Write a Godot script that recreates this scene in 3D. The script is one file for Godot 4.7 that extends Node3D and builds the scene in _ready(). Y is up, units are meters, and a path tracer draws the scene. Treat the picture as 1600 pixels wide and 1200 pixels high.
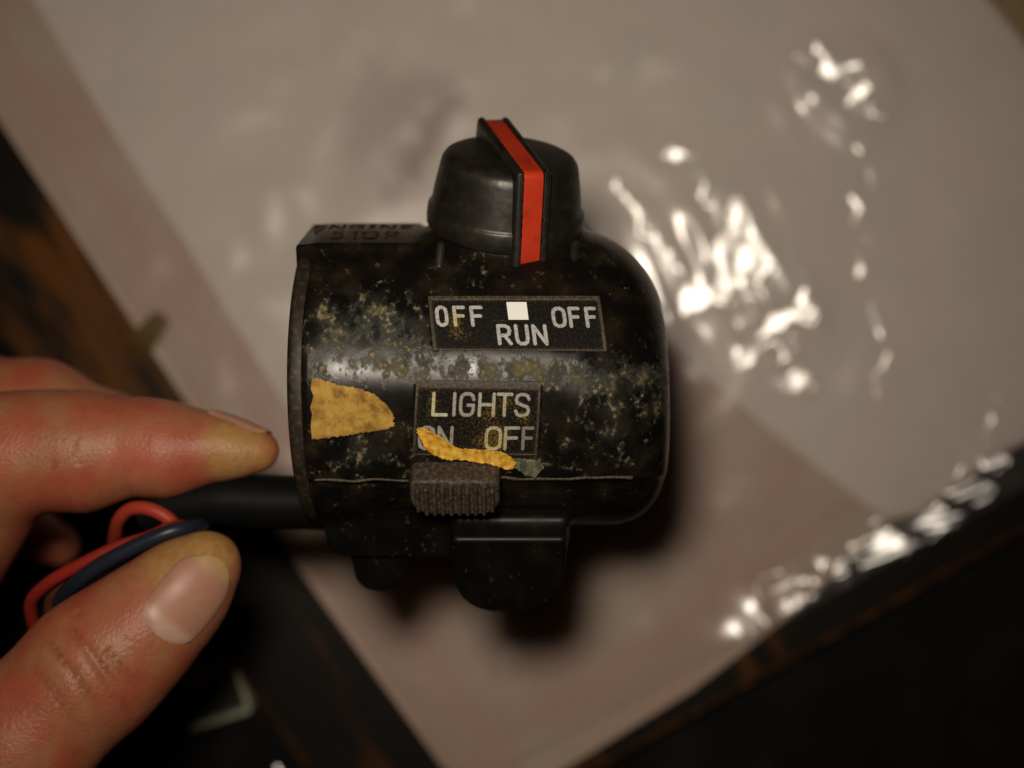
extends Node3D
# Local frame used while building (millimetres): x right, y towards the top of the photograph, z up from the
# table towards the lens; to_world() turns it into metres with y up. The table top is at z = TABLE.

const TABLE := -125.0
const LENS := 185.0          # height of the lens above the front of the switch housing, mm
const YC := 1.0              # axis of the housing
const ZC := -26.6
const R := 26.6

var mats := {}
var rng := RandomNumberGenerator.new()
var names := {}

func _ready() -> void:
	rng.seed = 71
	# ---- camera, surroundings, flash, exposure
	var cam := Camera3D.new()
	cam.name = "camera"
	add_child(cam)
	cam.position = to_world(Vector3(0, 0, LENS))
	cam.rotation_degrees = Vector3(-90, 0, 0)
	cam.near = 0.05
	cam.far = 5.0
	cam.fov = 35.92
	var att := CameraAttributesPhysical.new()
	att.frustum_focal_length = 37.02
	att.frustum_focus_distance = 0.189
	att.exposure_aperture = 6.2
	att.frustum_near = 0.05
	att.frustum_far = 5.0
	cam.attributes = att
	cam.fov = 35.92
	cam.current = true
	var we := WorldEnvironment.new()
	we.name = "surroundings"
	var env := Environment.new()
	env.background_mode = Environment.BG_COLOR
	env.background_color = Color(0.03, 0.02, 0.01)
	env.tonemap_mode = Environment.TONE_MAPPER_LINEAR
	env.tonemap_exposure = 1.0
	env.sdfgi_enabled = true
	env.ssao_enabled = true
	env.ssil_enabled = true
	we.environment = env
	add_child(we)
	var flash := SpotLight3D.new()
	flash.name = "camera_flash"
	flash.position = to_world(Vector3(-15, 29, LENS + 2))
	flash.rotation_degrees = Vector3(-90, 0, 0)
	flash.spot_angle = 52.0
	flash.spot_angle_attenuation = 1.0
	flash.light_color = Color(1.0, 0.945, 0.865)
	flash.light_energy = 0.0385
	flash.light_size = 0.013
	flash.spot_range = 4.0
	flash.spot_attenuation = 2.0
	flash.shadow_enabled = true
	add_child(flash)

	make_materials()
	build_table()
	build_sheets()
	build_bag()
	build_small_things()
	build_switch()
	build_hand()
	build_wires()

# ------------------------------------------------------------------ basics
func to_world(v: Vector3) -> Vector3:
	return Vector3(v.x, v.z - TABLE, -v.y) * 0.001

func at(px: float, py: float, z: float) -> Vector3:      # a spot read off the photograph, at height z
	var k := (LENS - z) / 1850.0
	return Vector3((px - 800.0) * k, (600.0 - py) * k, z)

func barrel_r(x: float, y: float) -> float:      # the barrel swells a little towards its flanged end
	return R + 1.15 * exp(-(x + 33.0) * (x + 33.0) / 150.0) * (1.0 - smoothstep(9.0, 18.0, y))

func on_barrel(px: float, py: float, lift: float = 0.0) -> Vector3:   # the same, on the front of the housing's barrel
	var z := 0.0
	var p := Vector3.ZERO
	for i in 6:
		p = at(px, py, z)
		var dy := p.y - YC
		var rr := barrel_r(p.x, p.y) + lift
		z = ZC + sqrt(maxf(rr * rr - dy * dy, 1.0))
	return at(px, py, z)

func root_of(called: String, label: String, category: String, where: Vector3) -> Node3D:
	var o := Node3D.new()
	o.name = called
	o.position = to_world(where)
	o.set_meta("label", label)
	o.set_meta("category", category)
	add_child(o, true)
	return o

func tag(o: Node, label: String, category: String) -> void:
	o.set_meta("label", label)
	o.set_meta("category", category)

func origin_of(parent: Node) -> Vector3:
	var o := Vector3.ZERO
	var n := parent
	while n != self and n != null:
		o += (n as Node3D).position
		n = n.get_parent()
	return o

func commit(called: String, v: PackedVector3Array, n: PackedVector3Array, uv: PackedVector2Array, col: PackedColorArray, idx: PackedInt32Array, m: Material, parent: Node = self) -> MeshInstance3D:
	var o := origin_of(parent)
	var place := o
	if parent == self and v.size() > 0:
		var lo := v[0]
		var hi := v[0]
		for p in v:
			lo = lo.min(p)
			hi = hi.max(p)
		place = Vector3((lo.x + hi.x) / 2, lo.y, (lo.z + hi.z) / 2)
	var vv := PackedVector3Array()
	vv.resize(v.size())
	for i in v.size():
		vv[i] = v[i] - place
	for i in n.size():
		if not n[i].is_finite() or n[i].length() < 0.5:
			n[i] = Vector3.UP
	var a := []
	a.resize(Mesh.ARRAY_MAX)
	a[Mesh.ARRAY_VERTEX] = vv
	a[Mesh.ARRAY_NORMAL] = n
	if uv.size() == v.size():
		a[Mesh.ARRAY_TEX_UV] = uv
	if col.size() == v.size():
		a[Mesh.ARRAY_COLOR] = col
	a[Mesh.ARRAY_INDEX] = idx
	var mesh := ArrayMesh.new()
	mesh.add_surface_from_arrays(Mesh.PRIMITIVE_TRIANGLES, a)
	mesh.surface_set_material(0, m)
	var mi := MeshInstance3D.new()
	mi.name = called
	mi.mesh = mesh
	if parent == self:
		mi.position = place
	parent.add_child(mi, true)
	return mi

# rows of local mm points -> one smooth sheet; out = a point or direction test decides which side is the front
func sheet(called: String, rows: Array, close_u: bool, m: Material, parent: Node, away: Variant, uvs: Array = [], flat: bool = false) -> MeshInstance3D:
	var nr := rows.size()
	var nc: int = rows[0].size()
	var v := PackedVector3Array()
	var uv := PackedVector2Array()
	for r in nr:
		for c in nc:
			v.append(to_world(rows[r][c]))
			if uvs.size():
				uv.append(uvs[r][c])
			else:
				uv.append(Vector2(float(c) / (nc - 1), float(r) / (nr - 1)))
	var idx := PackedInt32Array()
	var cmax := nc if close_u else nc - 1
	for r in nr - 1:
		for c in cmax:
			var c1 := (c + 1) % nc
			var i0 := r * nc + c
			var i1 := r * nc + c1
			var i2 := (r + 1) * nc + c1
			var i3 := (r + 1) * nc + c
			idx.append_array([i0, i1, i2, i0, i2, i3])
	var n := PackedVector3Array()
	n.resize(v.size())
	var score := 0.0
	for t in range(0, idx.size(), 3):
		var a := v[idx[t]]
		var b := v[idx[t + 1]]
		var c := v[idx[t + 2]]
		var f := (c - a).cross(b - a)
		n[idx[t]] += f
		n[idx[t + 1]] += f
		n[idx[t + 2]] += f
		if away is Vector3:          # seen from outside a centre point
			score += f.dot((a + b + c) / 3.0 - to_world(away))
		else:                        # [direction]
			var d: Vector3 = away[0]
			score += f.dot(Vector3(d.x, d.z, -d.y))
	var s := 1.0
	if score < 0:
		s = -1.0
		for t in range(0, idx.size(), 3):
			var k := idx[t + 1]
			idx[t + 1] = idx[t + 2]
			idx[t + 2] = k
	for i in n.size():
		n[i] = (n[i] * s).normalized() if n[i].length() > 0 else Vector3.UP
	return commit(called, v, n, uv, PackedColorArray(), idx, m, parent)

func tube_rows(pts: Array, radii: Variant, sides: int = 14) -> Array:
	var rows := []
	var up := Vector3(0, 0, 1)
	var n := pts.size()
	for i in n:
		var d: Vector3 = (pts[mini(i + 1, n - 1)] - pts[maxi(i - 1, 0)]).normalized()
		var sx := d.cross(up).normalized()
		var sy := sx.cross(d).normalized()
		up = sy
		var r: float = radii if radii is float else radii[i]
		var row := []
		for k in sides:
			var a := TAU * k / sides
			row.append(pts[i] + sx * cos(a) * r + sy * sin(a) * r)
		rows.append(row)
	var cap0 := []
	var cap1 := []
	for k in sides:
		cap0.append(pts[0])
		cap1.append(pts[n - 1])
	rows.push_front(cap0)
	rows.append(cap1)
	return rows

func smooth_path(ctrl: Array, per: int) -> Array:
	var out := []
	for i in ctrl.size() - 1:
		var p0: Vector3 = ctrl[maxi(i - 1, 0)]
		var p1: Vector3 = ctrl[i]
		var p2: Vector3 = ctrl[i + 1]
		var p3: Vector3 = ctrl[mini(i + 2, ctrl.size() - 1)]
		for k in per:
			out.append(p1.cubic_interpolate(p2, p0, p3, float(k) / per))
	out.append(ctrl[ctrl.size() - 1])
	return out

func tube(called: String, ctrl: Array, radii: Variant, per: int, m: Material, parent: Node) -> MeshInstance3D:
	var pts := smooth_path(ctrl, per)
	var rr: Variant = radii
	if radii is Array:
		var q := []
		for i in radii.size() - 1:
			for k in per:
				q.append(lerpf(radii[i], radii[i + 1], float(k) / per))
		q.append(radii[radii.size() - 1])
		rr = q
	return sheet_tube(called, tube_rows(pts, rr), m, parent)

func sheet_tube(called: String, rows: Array, m: Material, parent: Node) -> MeshInstance3D:
	# outward normals judged against the local axis of every ring
	var mid: Array = rows[rows.size() / 2]
	var c := Vector3.ZERO
	for p in mid:
		c += p
	c /= mid.size()
	var probe: Vector3 = mid[0] - c
	var r0: int = rows.size() / 2
	var a := to_world(rows[r0][0])
	var b := to_world(rows[r0][1])
	var d := to_world(rows[mini(r0 + 1, rows.size() - 1)][1])
	var f := (d - a).cross(b - a)
	var w := Vector3(probe.x, probe.z, -probe.y)
	if f.dot(w) < 0:
		rows = rows.duplicate()
		rows.reverse()
	var nr := rows.size()
	var nc: int = rows[0].size()
	var v := PackedVector3Array()
	var uv := PackedVector2Array()
	for r in nr:
		for k in nc:
			v.append(to_world(rows[r][k]))
			uv.append(Vector2(float(k) / nc, float(r) / nr))
	var idx := PackedInt32Array()
	for r in nr - 1:
		for k in nc:
			var k1 := (k + 1) % nc
			idx.append_array([r * nc + k, r * nc + k1, (r + 1) * nc + k1, r * nc + k, (r + 1) * nc + k1, (r + 1) * nc + k])
	var n := PackedVector3Array()
	n.resize(v.size())
	for t in range(0, idx.size(), 3):
		var g := (v[idx[t + 2]] - v[idx[t]]).cross(v[idx[t + 1]] - v[idx[t]])
		for q in 3:
			n[idx[t + q]] += g
	for i in n.size():
		n[i] = n[i].normalized() if n[i].length() > 1e-20 else Vector3.UP
	return commit(called, v, n, uv, PackedColorArray(), idx, m, parent)

# rounded box: c centre, b columns = its axes, h half sizes, r edge radius
func round_box(called: String, c: Vector3, b: Basis, h: Vector3, r: float, m: Material, parent: Node, n: int = 2) -> MeshInstance3D:
	var v := PackedVector3Array()
	var nn := PackedVector3Array()
	var cols := 4 * (n + 1)
	var lat := []
	for s in [-1, 1]:
		for i in n + 1:
			var a := (-PI / 2 + PI / 2 * i / n) if s < 0 else (PI / 2 * i / n)
			lat.append([s, a])
	for l in lat:
		for q in 4:
			for i in n + 1:
				var az := PI / 2 * (q + float(i) / n)
				var d := Vector3(cos(l[1]) * cos(az), cos(l[1]) * sin(az), sin(l[1]))
				var sg := Vector3([1, -1, -1, 1][q], [1, 1, -1, -1][q], l[0])
				var p := sg * (h - Vector3.ONE * r) + d * r
				var wp := c + b * p
				v.append(to_world(wp))
				var wn := b * d
				nn.append(Vector3(wn.x, wn.z, -wn.y).normalized())
	var idx := PackedInt32Array()
	for r0 in lat.size() - 1:
		for k in cols:
			var k1 := (k + 1) % cols
			var q0 := r0 * cols + k
			var q1 := r0 * cols + k1
			var q2 := (r0 + 1) * cols + k1
			var q3 := (r0 + 1) * cols + k
			for tri in [[q0, q1, q2], [q0, q2, q3]]:
				var f := (v[tri[2]] - v[tri[0]]).cross(v[tri[1]] - v[tri[0]])
				if f.length() < 1e-14:
					continue
				if f.dot(nn[tri[0]] + nn[tri[1]] + nn[tri[2]]) < 0:
					idx.append_array([tri[0], tri[2], tri[1]])
				else:
					idx.append_array(tri)
	# caps (top and bottom flats)
	for e in [0, lat.size() - 1]:
		var o: int = e * cols
		var corner := [o, o + n + 1, o + 2 * (n + 1), o + 3 * (n + 1)]
		for tri in [[corner[0], corner[1], corner[2]], [corner[0], corner[2], corner[3]]]:
			var f := (v[tri[2]] - v[tri[0]]).cross(v[tri[1]] - v[tri[0]])
			if f.dot(nn[tri[0]]) < 0:
				idx.append_array([tri[0], tri[2], tri[1]])
			else:
				idx.append_array(tri)
	return commit(called, v, nn, PackedVector2Array(), PackedColorArray(), idx, m, parent)

# flat polygon slab (local mm outline in x,y) between z0 and z1, top face textured by position
func slab(called: String, poly: PackedVector2Array, z0: float, z1: float, m: Material, parent: Node, span: Rect2, bevel: float = 0.0) -> MeshInstance3D:
	var v := PackedVector3Array()
	var n := PackedVector3Array()
	var uv := PackedVector2Array()
	var idx := PackedInt32Array()
	var top := poly
	if bevel > 0:
		var shr := Geometry2D.offset_polygon(poly, -bevel, Geometry2D.JOIN_MITER)
		if shr.size() and shr[0].size() == poly.size():
			top = shr[0]
			# keep the same starting corner
			var best := 0
			for i in top.size():
				if top[i].distance_to(poly[0]) < top[best].distance_to(poly[0]):
					best = i
			var q := PackedVector2Array()
			for i in top.size():
				q.append(top[(best + i) % top.size()])
			top = q
	for p in top:
		v.append(to_world(Vector3(p.x, p.y, z1)))
		n.append(Vector3.UP)
		uv.append((p - span.position) / span.size)
	var tri := Geometry2D.triangulate_polygon(top)
	for t in range(0, tri.size(), 3):
		var a := v[tri[t]]
		var f := (v[tri[t + 2]] - a).cross(v[tri[t + 1]] - a)
		idx.append_array([tri[t], tri[t + 1], tri[t + 2]] if f.y > 0 else [tri[t], tri[t + 2], tri[t + 1]])
	var loops := [[top, z1], [poly, z1 - bevel], [poly, z0]]
	var area := 0.0
	for i in poly.size():
		area += poly[i].cross(poly[(i + 1) % poly.size()])
	for l in range(0 if bevel > 0 else 1, 2):
		for i in poly.size():
			var j := (i + 1) % poly.size()
			var pa: Vector2 = loops[l][0][i]
			var pb: Vector2 = loops[l][0][j]
			var pc: Vector2 = loops[l + 1][0][j]
			var pd: Vector2 = loops[l + 1][0][i]
			var q := [to_world(Vector3(pa.x, pa.y, loops[l][1])), to_world(Vector3(pb.x, pb.y, loops[l][1])), to_world(Vector3(pc.x, pc.y, loops[l + 1][1])), to_world(Vector3(pd.x, pd.y, loops[l + 1][1]))]
			var side := (pb - pa).orthogonal() * (-1.0 if area < 0 else 1.0)
			var want := Vector3(side.x, 0.5 if l == 0 else 0.0, -side.y)
			var f: Vector3 = (q[2] - q[0]).cross(q[1] - q[0])
			if f.dot(Vector3(side.x, 0, -side.y)) < 0 and l == 1:
				f = -f
			if l == 0 and f.y < 0:
				f = -f
			var o := v.size()
			for k in 4:
				v.append(q[k])
				n.append(f.normalized())
				uv.append(([pa, pb, pc, pd][k] - span.position) / span.size)
			var g: Vector3 = (q[2] - q[0]).cross(q[1] - q[0])
			idx.append_array([o, o + 1, o + 2, o, o + 2, o + 3] if g.dot(f) > 0 else [o, o + 2, o + 1, o, o + 3, o + 2])
	return commit(called, v, n, uv, PackedColorArray(), idx, m, parent)

# ------------------------------------------------------------------ surface nets over a distance field
func nets(called: String, field: Callable, lo: Vector3, hi: Vector3, cell: float, m: Material, parent: Node, uv_of: Variant = null, color_of: Variant = null, eps: float = 0.15, focus: Variant = null) -> MeshInstance3D:
	var nb := Vector3i(((hi - lo) / (cell * 8.0)).ceil())
	var d := nb * 8 + Vector3i.ONE
	var sx := 1
	var sy := d.x
	var sz := d.x * d.y
	var g := PackedFloat32Array()
	g.resize(d.x * d.y * d.z)
	g.fill(1e9)
	var vid := PackedInt32Array()
	vid.resize(g.size())
	vid.fill(-1)
	var act := []
	var reach := cell * 4.0 * 1.75 + cell
	for bz in nb.z:
		for by in nb.y:
			for bx in nb.x:
				var c := lo + (Vector3(bx, by, bz) * 8.0 + Vector3(4, 4, 4)) * cell
				if absf(field.call(c)) < reach:
					act.append(Vector3i(bx, by, bz) * 8)
	for b in act:
		if focus != null:
			focus.call(lo + (Vector3(b) + Vector3(4, 4, 4)) * cell, cell * 8.0)
		for k in 9:
			for j in 9:
				var i0: int = b.x + (b.y + j) * sy + (b.z + k) * sz
				var p := lo + Vector3(b.x, b.y + j, b.z + k) * cell
				for i in 9:
					if g[i0 + i] > 9e8:
						g[i0 + i] = field.call(Vector3(p.x + i * cell, p.y, p.z))
	var v := PackedVector3Array()
	var n := PackedVector3Array()
	var uv := PackedVector2Array()
	var col := PackedColorArray()
	var cells := PackedInt32Array()
	var off := [0, 1, sy, sy + 1, sz, sz + 1, sz + sy, sz + sy + 1]
	var edges := [[0, 1], [2, 3], [4, 5], [6, 7], [0, 2], [1, 3], [4, 6], [5, 7], [0, 4], [1, 5], [2, 6], [3, 7]]
	for b in act:
		if focus != null:
			focus.call(lo + (Vector3(b) + Vector3(4, 4, 4)) * cell, cell * 8.0)
		for k in 8:
			for j in 8:
				for i in 8:
					var o: int = (b.x + i) + (b.y + j) * sy + (b.z + k) * sz
					var f0 := g[o]
					if absf(f0) > cell * 2.2:
						continue
					var s0 := f0 < 0
					if (g[o + 1] < 0) == s0 and (g[o + sy] < 0) == s0 and (g[o + sy + 1] < 0) == s0 and (g[o + sz] < 0) == s0 and (g[o + sz + 1] < 0) == s0 and (g[o + sz + sy] < 0) == s0 and (g[o + sz + sy + 1] < 0) == s0:
						continue
					var acc := Vector3.ZERO
					var cnt := 0
					for e in edges:
						var fa := g[o + off[e[0]]]
						var fb := g[o + off[e[1]]]
						if (fa < 0) != (fb < 0):
							var t := fa / (fa - fb)
							var ca := Vector3(e[0] & 1, (e[0] >> 1) & 1, (e[0] >> 2) & 1)
							var cb := Vector3(e[1] & 1, (e[1] >> 1) & 1, (e[1] >> 2) & 1)
							acc += ca.lerp(cb, t)
							cnt += 1
					var p := lo + (Vector3(b.x + i, b.y + j, b.z + k) + acc / cnt) * cell
					var gr := Vector3.ZERO
					for it in 2:
						var fd: float = field.call(p)
						gr = Vector3(field.call(p + Vector3(eps, 0, 0)) - fd, field.call(p + Vector3(0, eps, 0)) - fd, field.call(p + Vector3(0, 0, eps)) - fd) / eps
						var l2 := maxf(gr.length_squared(), 0.2)
						p -= gr * clampf(fd / l2, -cell, cell)
					vid[o] = v.size()
					cells.append(o)
					v.append(p)
					n.append(gr.normalized())
	var idx := PackedInt32Array()
	for o in cells:
		var s0 := g[o] < 0
		for e in [[1, sy, sz], [sy, sz, 1], [sz, 1, sy]]:
			if (g[o + e[0]] < 0) == s0:
				continue
			var ou: int = o - e[1]
			var ov: int = o - e[2]
			var ow: int = ou - e[2]
			if ow < 0 or vid[ou] < 0 or vid[ov] < 0 or vid[ow] < 0:
				continue
			var q := [vid[o], vid[ou], vid[ow], vid[ov]]
			# local frame is right-handed and so is the world frame it maps to
			var f := (v[q[2]] - v[q[0]]).cross(v[q[1]] - v[q[0]])
			if f.dot(n[q[0]] + n[q[1]] + n[q[2]]) > 0:
				idx.append_array([q[0], q[1], q[2], q[0], q[2], q[3]])
			else:
				idx.append_array([q[0], q[2], q[1], q[0], q[3], q[2]])
	var wv := PackedVector3Array()
	var wn := PackedVector3Array()
	for i in v.size():
		if uv_of != null:
			uv.append(uv_of.call(v[i]))
		if color_of != null:
			col.append(color_of.call(v[i], n[i]))
		wv.append(to_world(v[i]))
		wn.append(Vector3(n[i].x, n[i].z, -n[i].y))
	return commit(called, wv, wn, uv, col, idx, m, parent)

func smin(a: float, b: float, k: float) -> float:
	var h := maxf(k - absf(a - b), 0.0) / k
	return minf(a, b) - h * h * k * 0.25

func d_box(p: Vector3, h: Vector3, r: float) -> float:
	var q := p.abs() - h + Vector3.ONE * r
	return q.max(Vector3.ZERO).length() + minf(maxf(q.x, maxf(q.y, q.z)), 0.0) - r

func d_limb(p: Vector3, a: Vector3, b: Vector3, ra: float, rb: float) -> float:
	var ba := b - a
	var t := clampf((p - a).dot(ba) / ba.length_squared(), 0.0, 1.0)
	return (p - a - ba * t).length() - lerpf(ra, rb, t)

# ------------------------------------------------------------------ materials
func noise(kind: int, freq: float, octaves: int, s: int, gain: float = 0.5) -> FastNoiseLite:
	var f := FastNoiseLite.new()
	f.noise_type = kind
	f.frequency = freq
	f.fractal_octaves = octaves
	f.fractal_gain = gain
	f.seed = s
	return f

func noise_map(f: FastNoiseLite, size: int, ramp: Array = [], normal: bool = false, strength: float = 4.0) -> NoiseTexture2D:
	var t := NoiseTexture2D.new()
	t.width = size
	t.height = size
	t.seamless = true
	t.noise = f
	t.as_normal_map = normal
	t.bump_strength = strength
	if ramp.size():
		var g := Gradient.new()
		var off := PackedFloat32Array()
		var cs := PackedColorArray()
		for r in ramp:
			off.append(r[0])
			cs.append(r[1])
		g.offsets = off
		g.colors = cs
		t.color_ramp = g
	return t

func lin(r: float, g: float, b: float) -> Color:
	return Color(r, g, b).linear_to_srgb()

func plain(c: Color, rough: float, spec: float = 0.5) -> StandardMaterial3D:
	var m := StandardMaterial3D.new()
	m.albedo_color = c
	m.roughness = rough
	m.metallic_specular = spec
	return m

func tri(m: StandardMaterial3D, per_metre: float) -> StandardMaterial3D:
	m.uv1_triplanar = true
	m.uv1_world_triplanar = true
	m.uv1_scale = Vector3.ONE * per_metre
	return m

func make_materials() -> void:
	# black moulded plastic of the knob, dusty brown in blotches
	var k := plain(Color.WHITE, 0.5, 0.5)
	k.albedo_texture = noise_map(noise(FastNoiseLite.TYPE_SIMPLEX, 0.012, 5, 3), 512, [[0.0, lin(0.006, 0.006, 0.006)], [0.5, lin(0.012, 0.0105, 0.009)], [0.75, lin(0.02, 0.0145, 0.009)], [1.0, lin(0.05, 0.034, 0.018)]])
	k.roughness_texture = noise_map(noise(FastNoiseLite.TYPE_SIMPLEX, 0.02, 4, 8), 256, [[0.0, Color(0.7, 0.7, 0.7)], [1.0, Color(1, 1, 1)]])
	k.heightmap_enabled = true
	k.heightmap_scale = 0.0025
	k.heightmap_texture = noise_map(noise(FastNoiseLite.TYPE_SIMPLEX, 0.05, 3, 11), 256)
	mats.knob = tri(k, 40.0)
	var s := plain(Color.WHITE, 0.62, 0.45)
	s.albedo_texture = noise_map(noise(FastNoiseLite.TYPE_SIMPLEX, 0.03, 5, 23), 512, [[0.0, lin(0.012, 0.01, 0.009)], [0.45, lin(0.032, 0.024, 0.016)], [0.72, lin(0.075, 0.054, 0.033)], [1.0, lin(0.22, 0.16, 0.09)]])
	s.heightmap_enabled = true
	s.heightmap_scale = 0.012
	s.heightmap_texture = noise_map(noise(FastNoiseLite.TYPE_SIMPLEX, 0.06, 4, 12), 256)
	mats.slider = tri(s, 60.0)
	var e := plain(Color.WHITE, 0.55, 0.4)
	e.albedo_texture = noise_map(noise(FastNoiseLite.TYPE_SIMPLEX, 0.02, 5, 33), 512, [[0.0, lin(0.008, 0.007, 0.006)], [0.5, lin(0.02, 0.014, 0.009)], [0.75, lin(0.045, 0.03, 0.017)], [1.0, lin(0.1, 0.09, 0.07)]])
	mats.ring = tri(e, 50.0)
	mats.words = plain(lin(0.04, 0.026, 0.015), 0.85, 0.2)
	var fr := plain(Color.WHITE, 0.6, 0.4)
	fr.albedo_texture = noise_map(noise(FastNoiseLite.TYPE_SIMPLEX, 0.03, 5, 41), 512, [[0.0, lin(0.014, 0.011, 0.008)], [0.4, lin(0.04, 0.029, 0.018)], [0.7, lin(0.075, 0.053, 0.032)], [1.0, lin(0.16, 0.12, 0.07)]])
	mats.frame = tri(fr, 90.0)
	var rd := plain(Color.WHITE, 0.42, 0.5)
	rd.albedo_texture = noise_map(noise(FastNoiseLite.TYPE_SIMPLEX, 0.01, 5, 51), 256, [[0.0, lin(0.30, 0.018, 0.006)], [0.4, lin(0.47, 0.032, 0.008)], [1.0, lin(0.52, 0.042, 0.012)]])
	mats.red = tri(rd, 60.0)
	# masking tape, aged
	var tp := plain(Color.WHITE, 0.8, 0.3)
	tp.albedo_texture = noise_map(noise(FastNoiseLite.TYPE_SIMPLEX, 0.009, 7, 61, 0.7), 512, [[0.1, lin(0.13, 0.065, 0.016)], [0.36, lin(0.27, 0.145, 0.03)], [0.6, lin(0.40, 0.235, 0.045)], [0.92, lin(0.47, 0.33, 0.11)]])
	tp.heightmap_enabled = true
	tp.heightmap_scale = 0.004
	tp.heightmap_texture = noise_map(noise(FastNoiseLite.TYPE_SIMPLEX, 0.05, 4, 62), 512)
	mats.tape = tri(tp, 45.0)
	var ty := plain(Color.WHITE, 0.5, 0.4)
	ty.albedo_texture = noise_map(noise(FastNoiseLite.TYPE_SIMPLEX, 0.02, 5, 63), 512, [[0.15, lin(0.34, 0.14, 0.012)], [0.5, lin(0.62, 0.34, 0.03)], [0.9, lin(0.7, 0.5, 0.12)]])
	mats.yellow_tape = tri(ty, 60.0)
	var to := plain(Color.WHITE, 0.5, 0.4)
	to.albedo_texture = noise_map(noise(FastNoiseLite.TYPE_SIMPLEX, 0.02, 5, 64), 512, [[0.2, lin(0.05, 0.055, 0.035)], [0.6, lin(0.13, 0.135, 0.085)], [0.9, lin(0.24, 0.21, 0.1)]])
	mats.film_scrap = tri(to, 60.0)
	mats.sheath = plain(lin(0.0045, 0.0042, 0.004), 0.55, 0.2)
	mats.red_wire = plain(lin(0.24, 0.02, 0.013), 0.42, 0.35)
	mats.peach_wire = plain(lin(0.33, 0.04, 0.022), 0.45, 0.35)
	mats.dull_wire = plain(lin(0.1, 0.03, 0.018), 0.5, 0.3)
	mats.navy_wire = plain(lin(0.012, 0.016, 0.027), 0.38, 0.4)
	# skin
	var sk := plain(Color.WHITE, 0.47, 0.42)
	sk.vertex_color_use_as_albedo = true
	sk.heightmap_enabled = true
	sk.heightmap_scale = 0.009
	var cn := noise(FastNoiseLite.TYPE_CELLULAR, 0.045, 3, 71)
	cn.cellular_return_type = FastNoiseLite.RETURN_DISTANCE2_SUB
	sk.heightmap_texture = noise_map(cn, 512)
	sk.subsurf_scatter_enabled = true
	sk.subsurf_scatter_strength = 0.03
	mats.skin = tri(sk, 45.0)
	var nl := plain(Color.WHITE, 0.42, 0.4)
	nl.vertex_color_use_as_albedo = true
	mats.nail = nl

# ------------------------------------------------------------------ table, board, papers
func pix_poly(pts: Array, z: float) -> PackedVector2Array:
	var out := PackedVector2Array()
	for p in pts:
		var q := at(p[0], p[1], z)
		out.append(Vector2(q.x, q.y))
	return out

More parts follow.
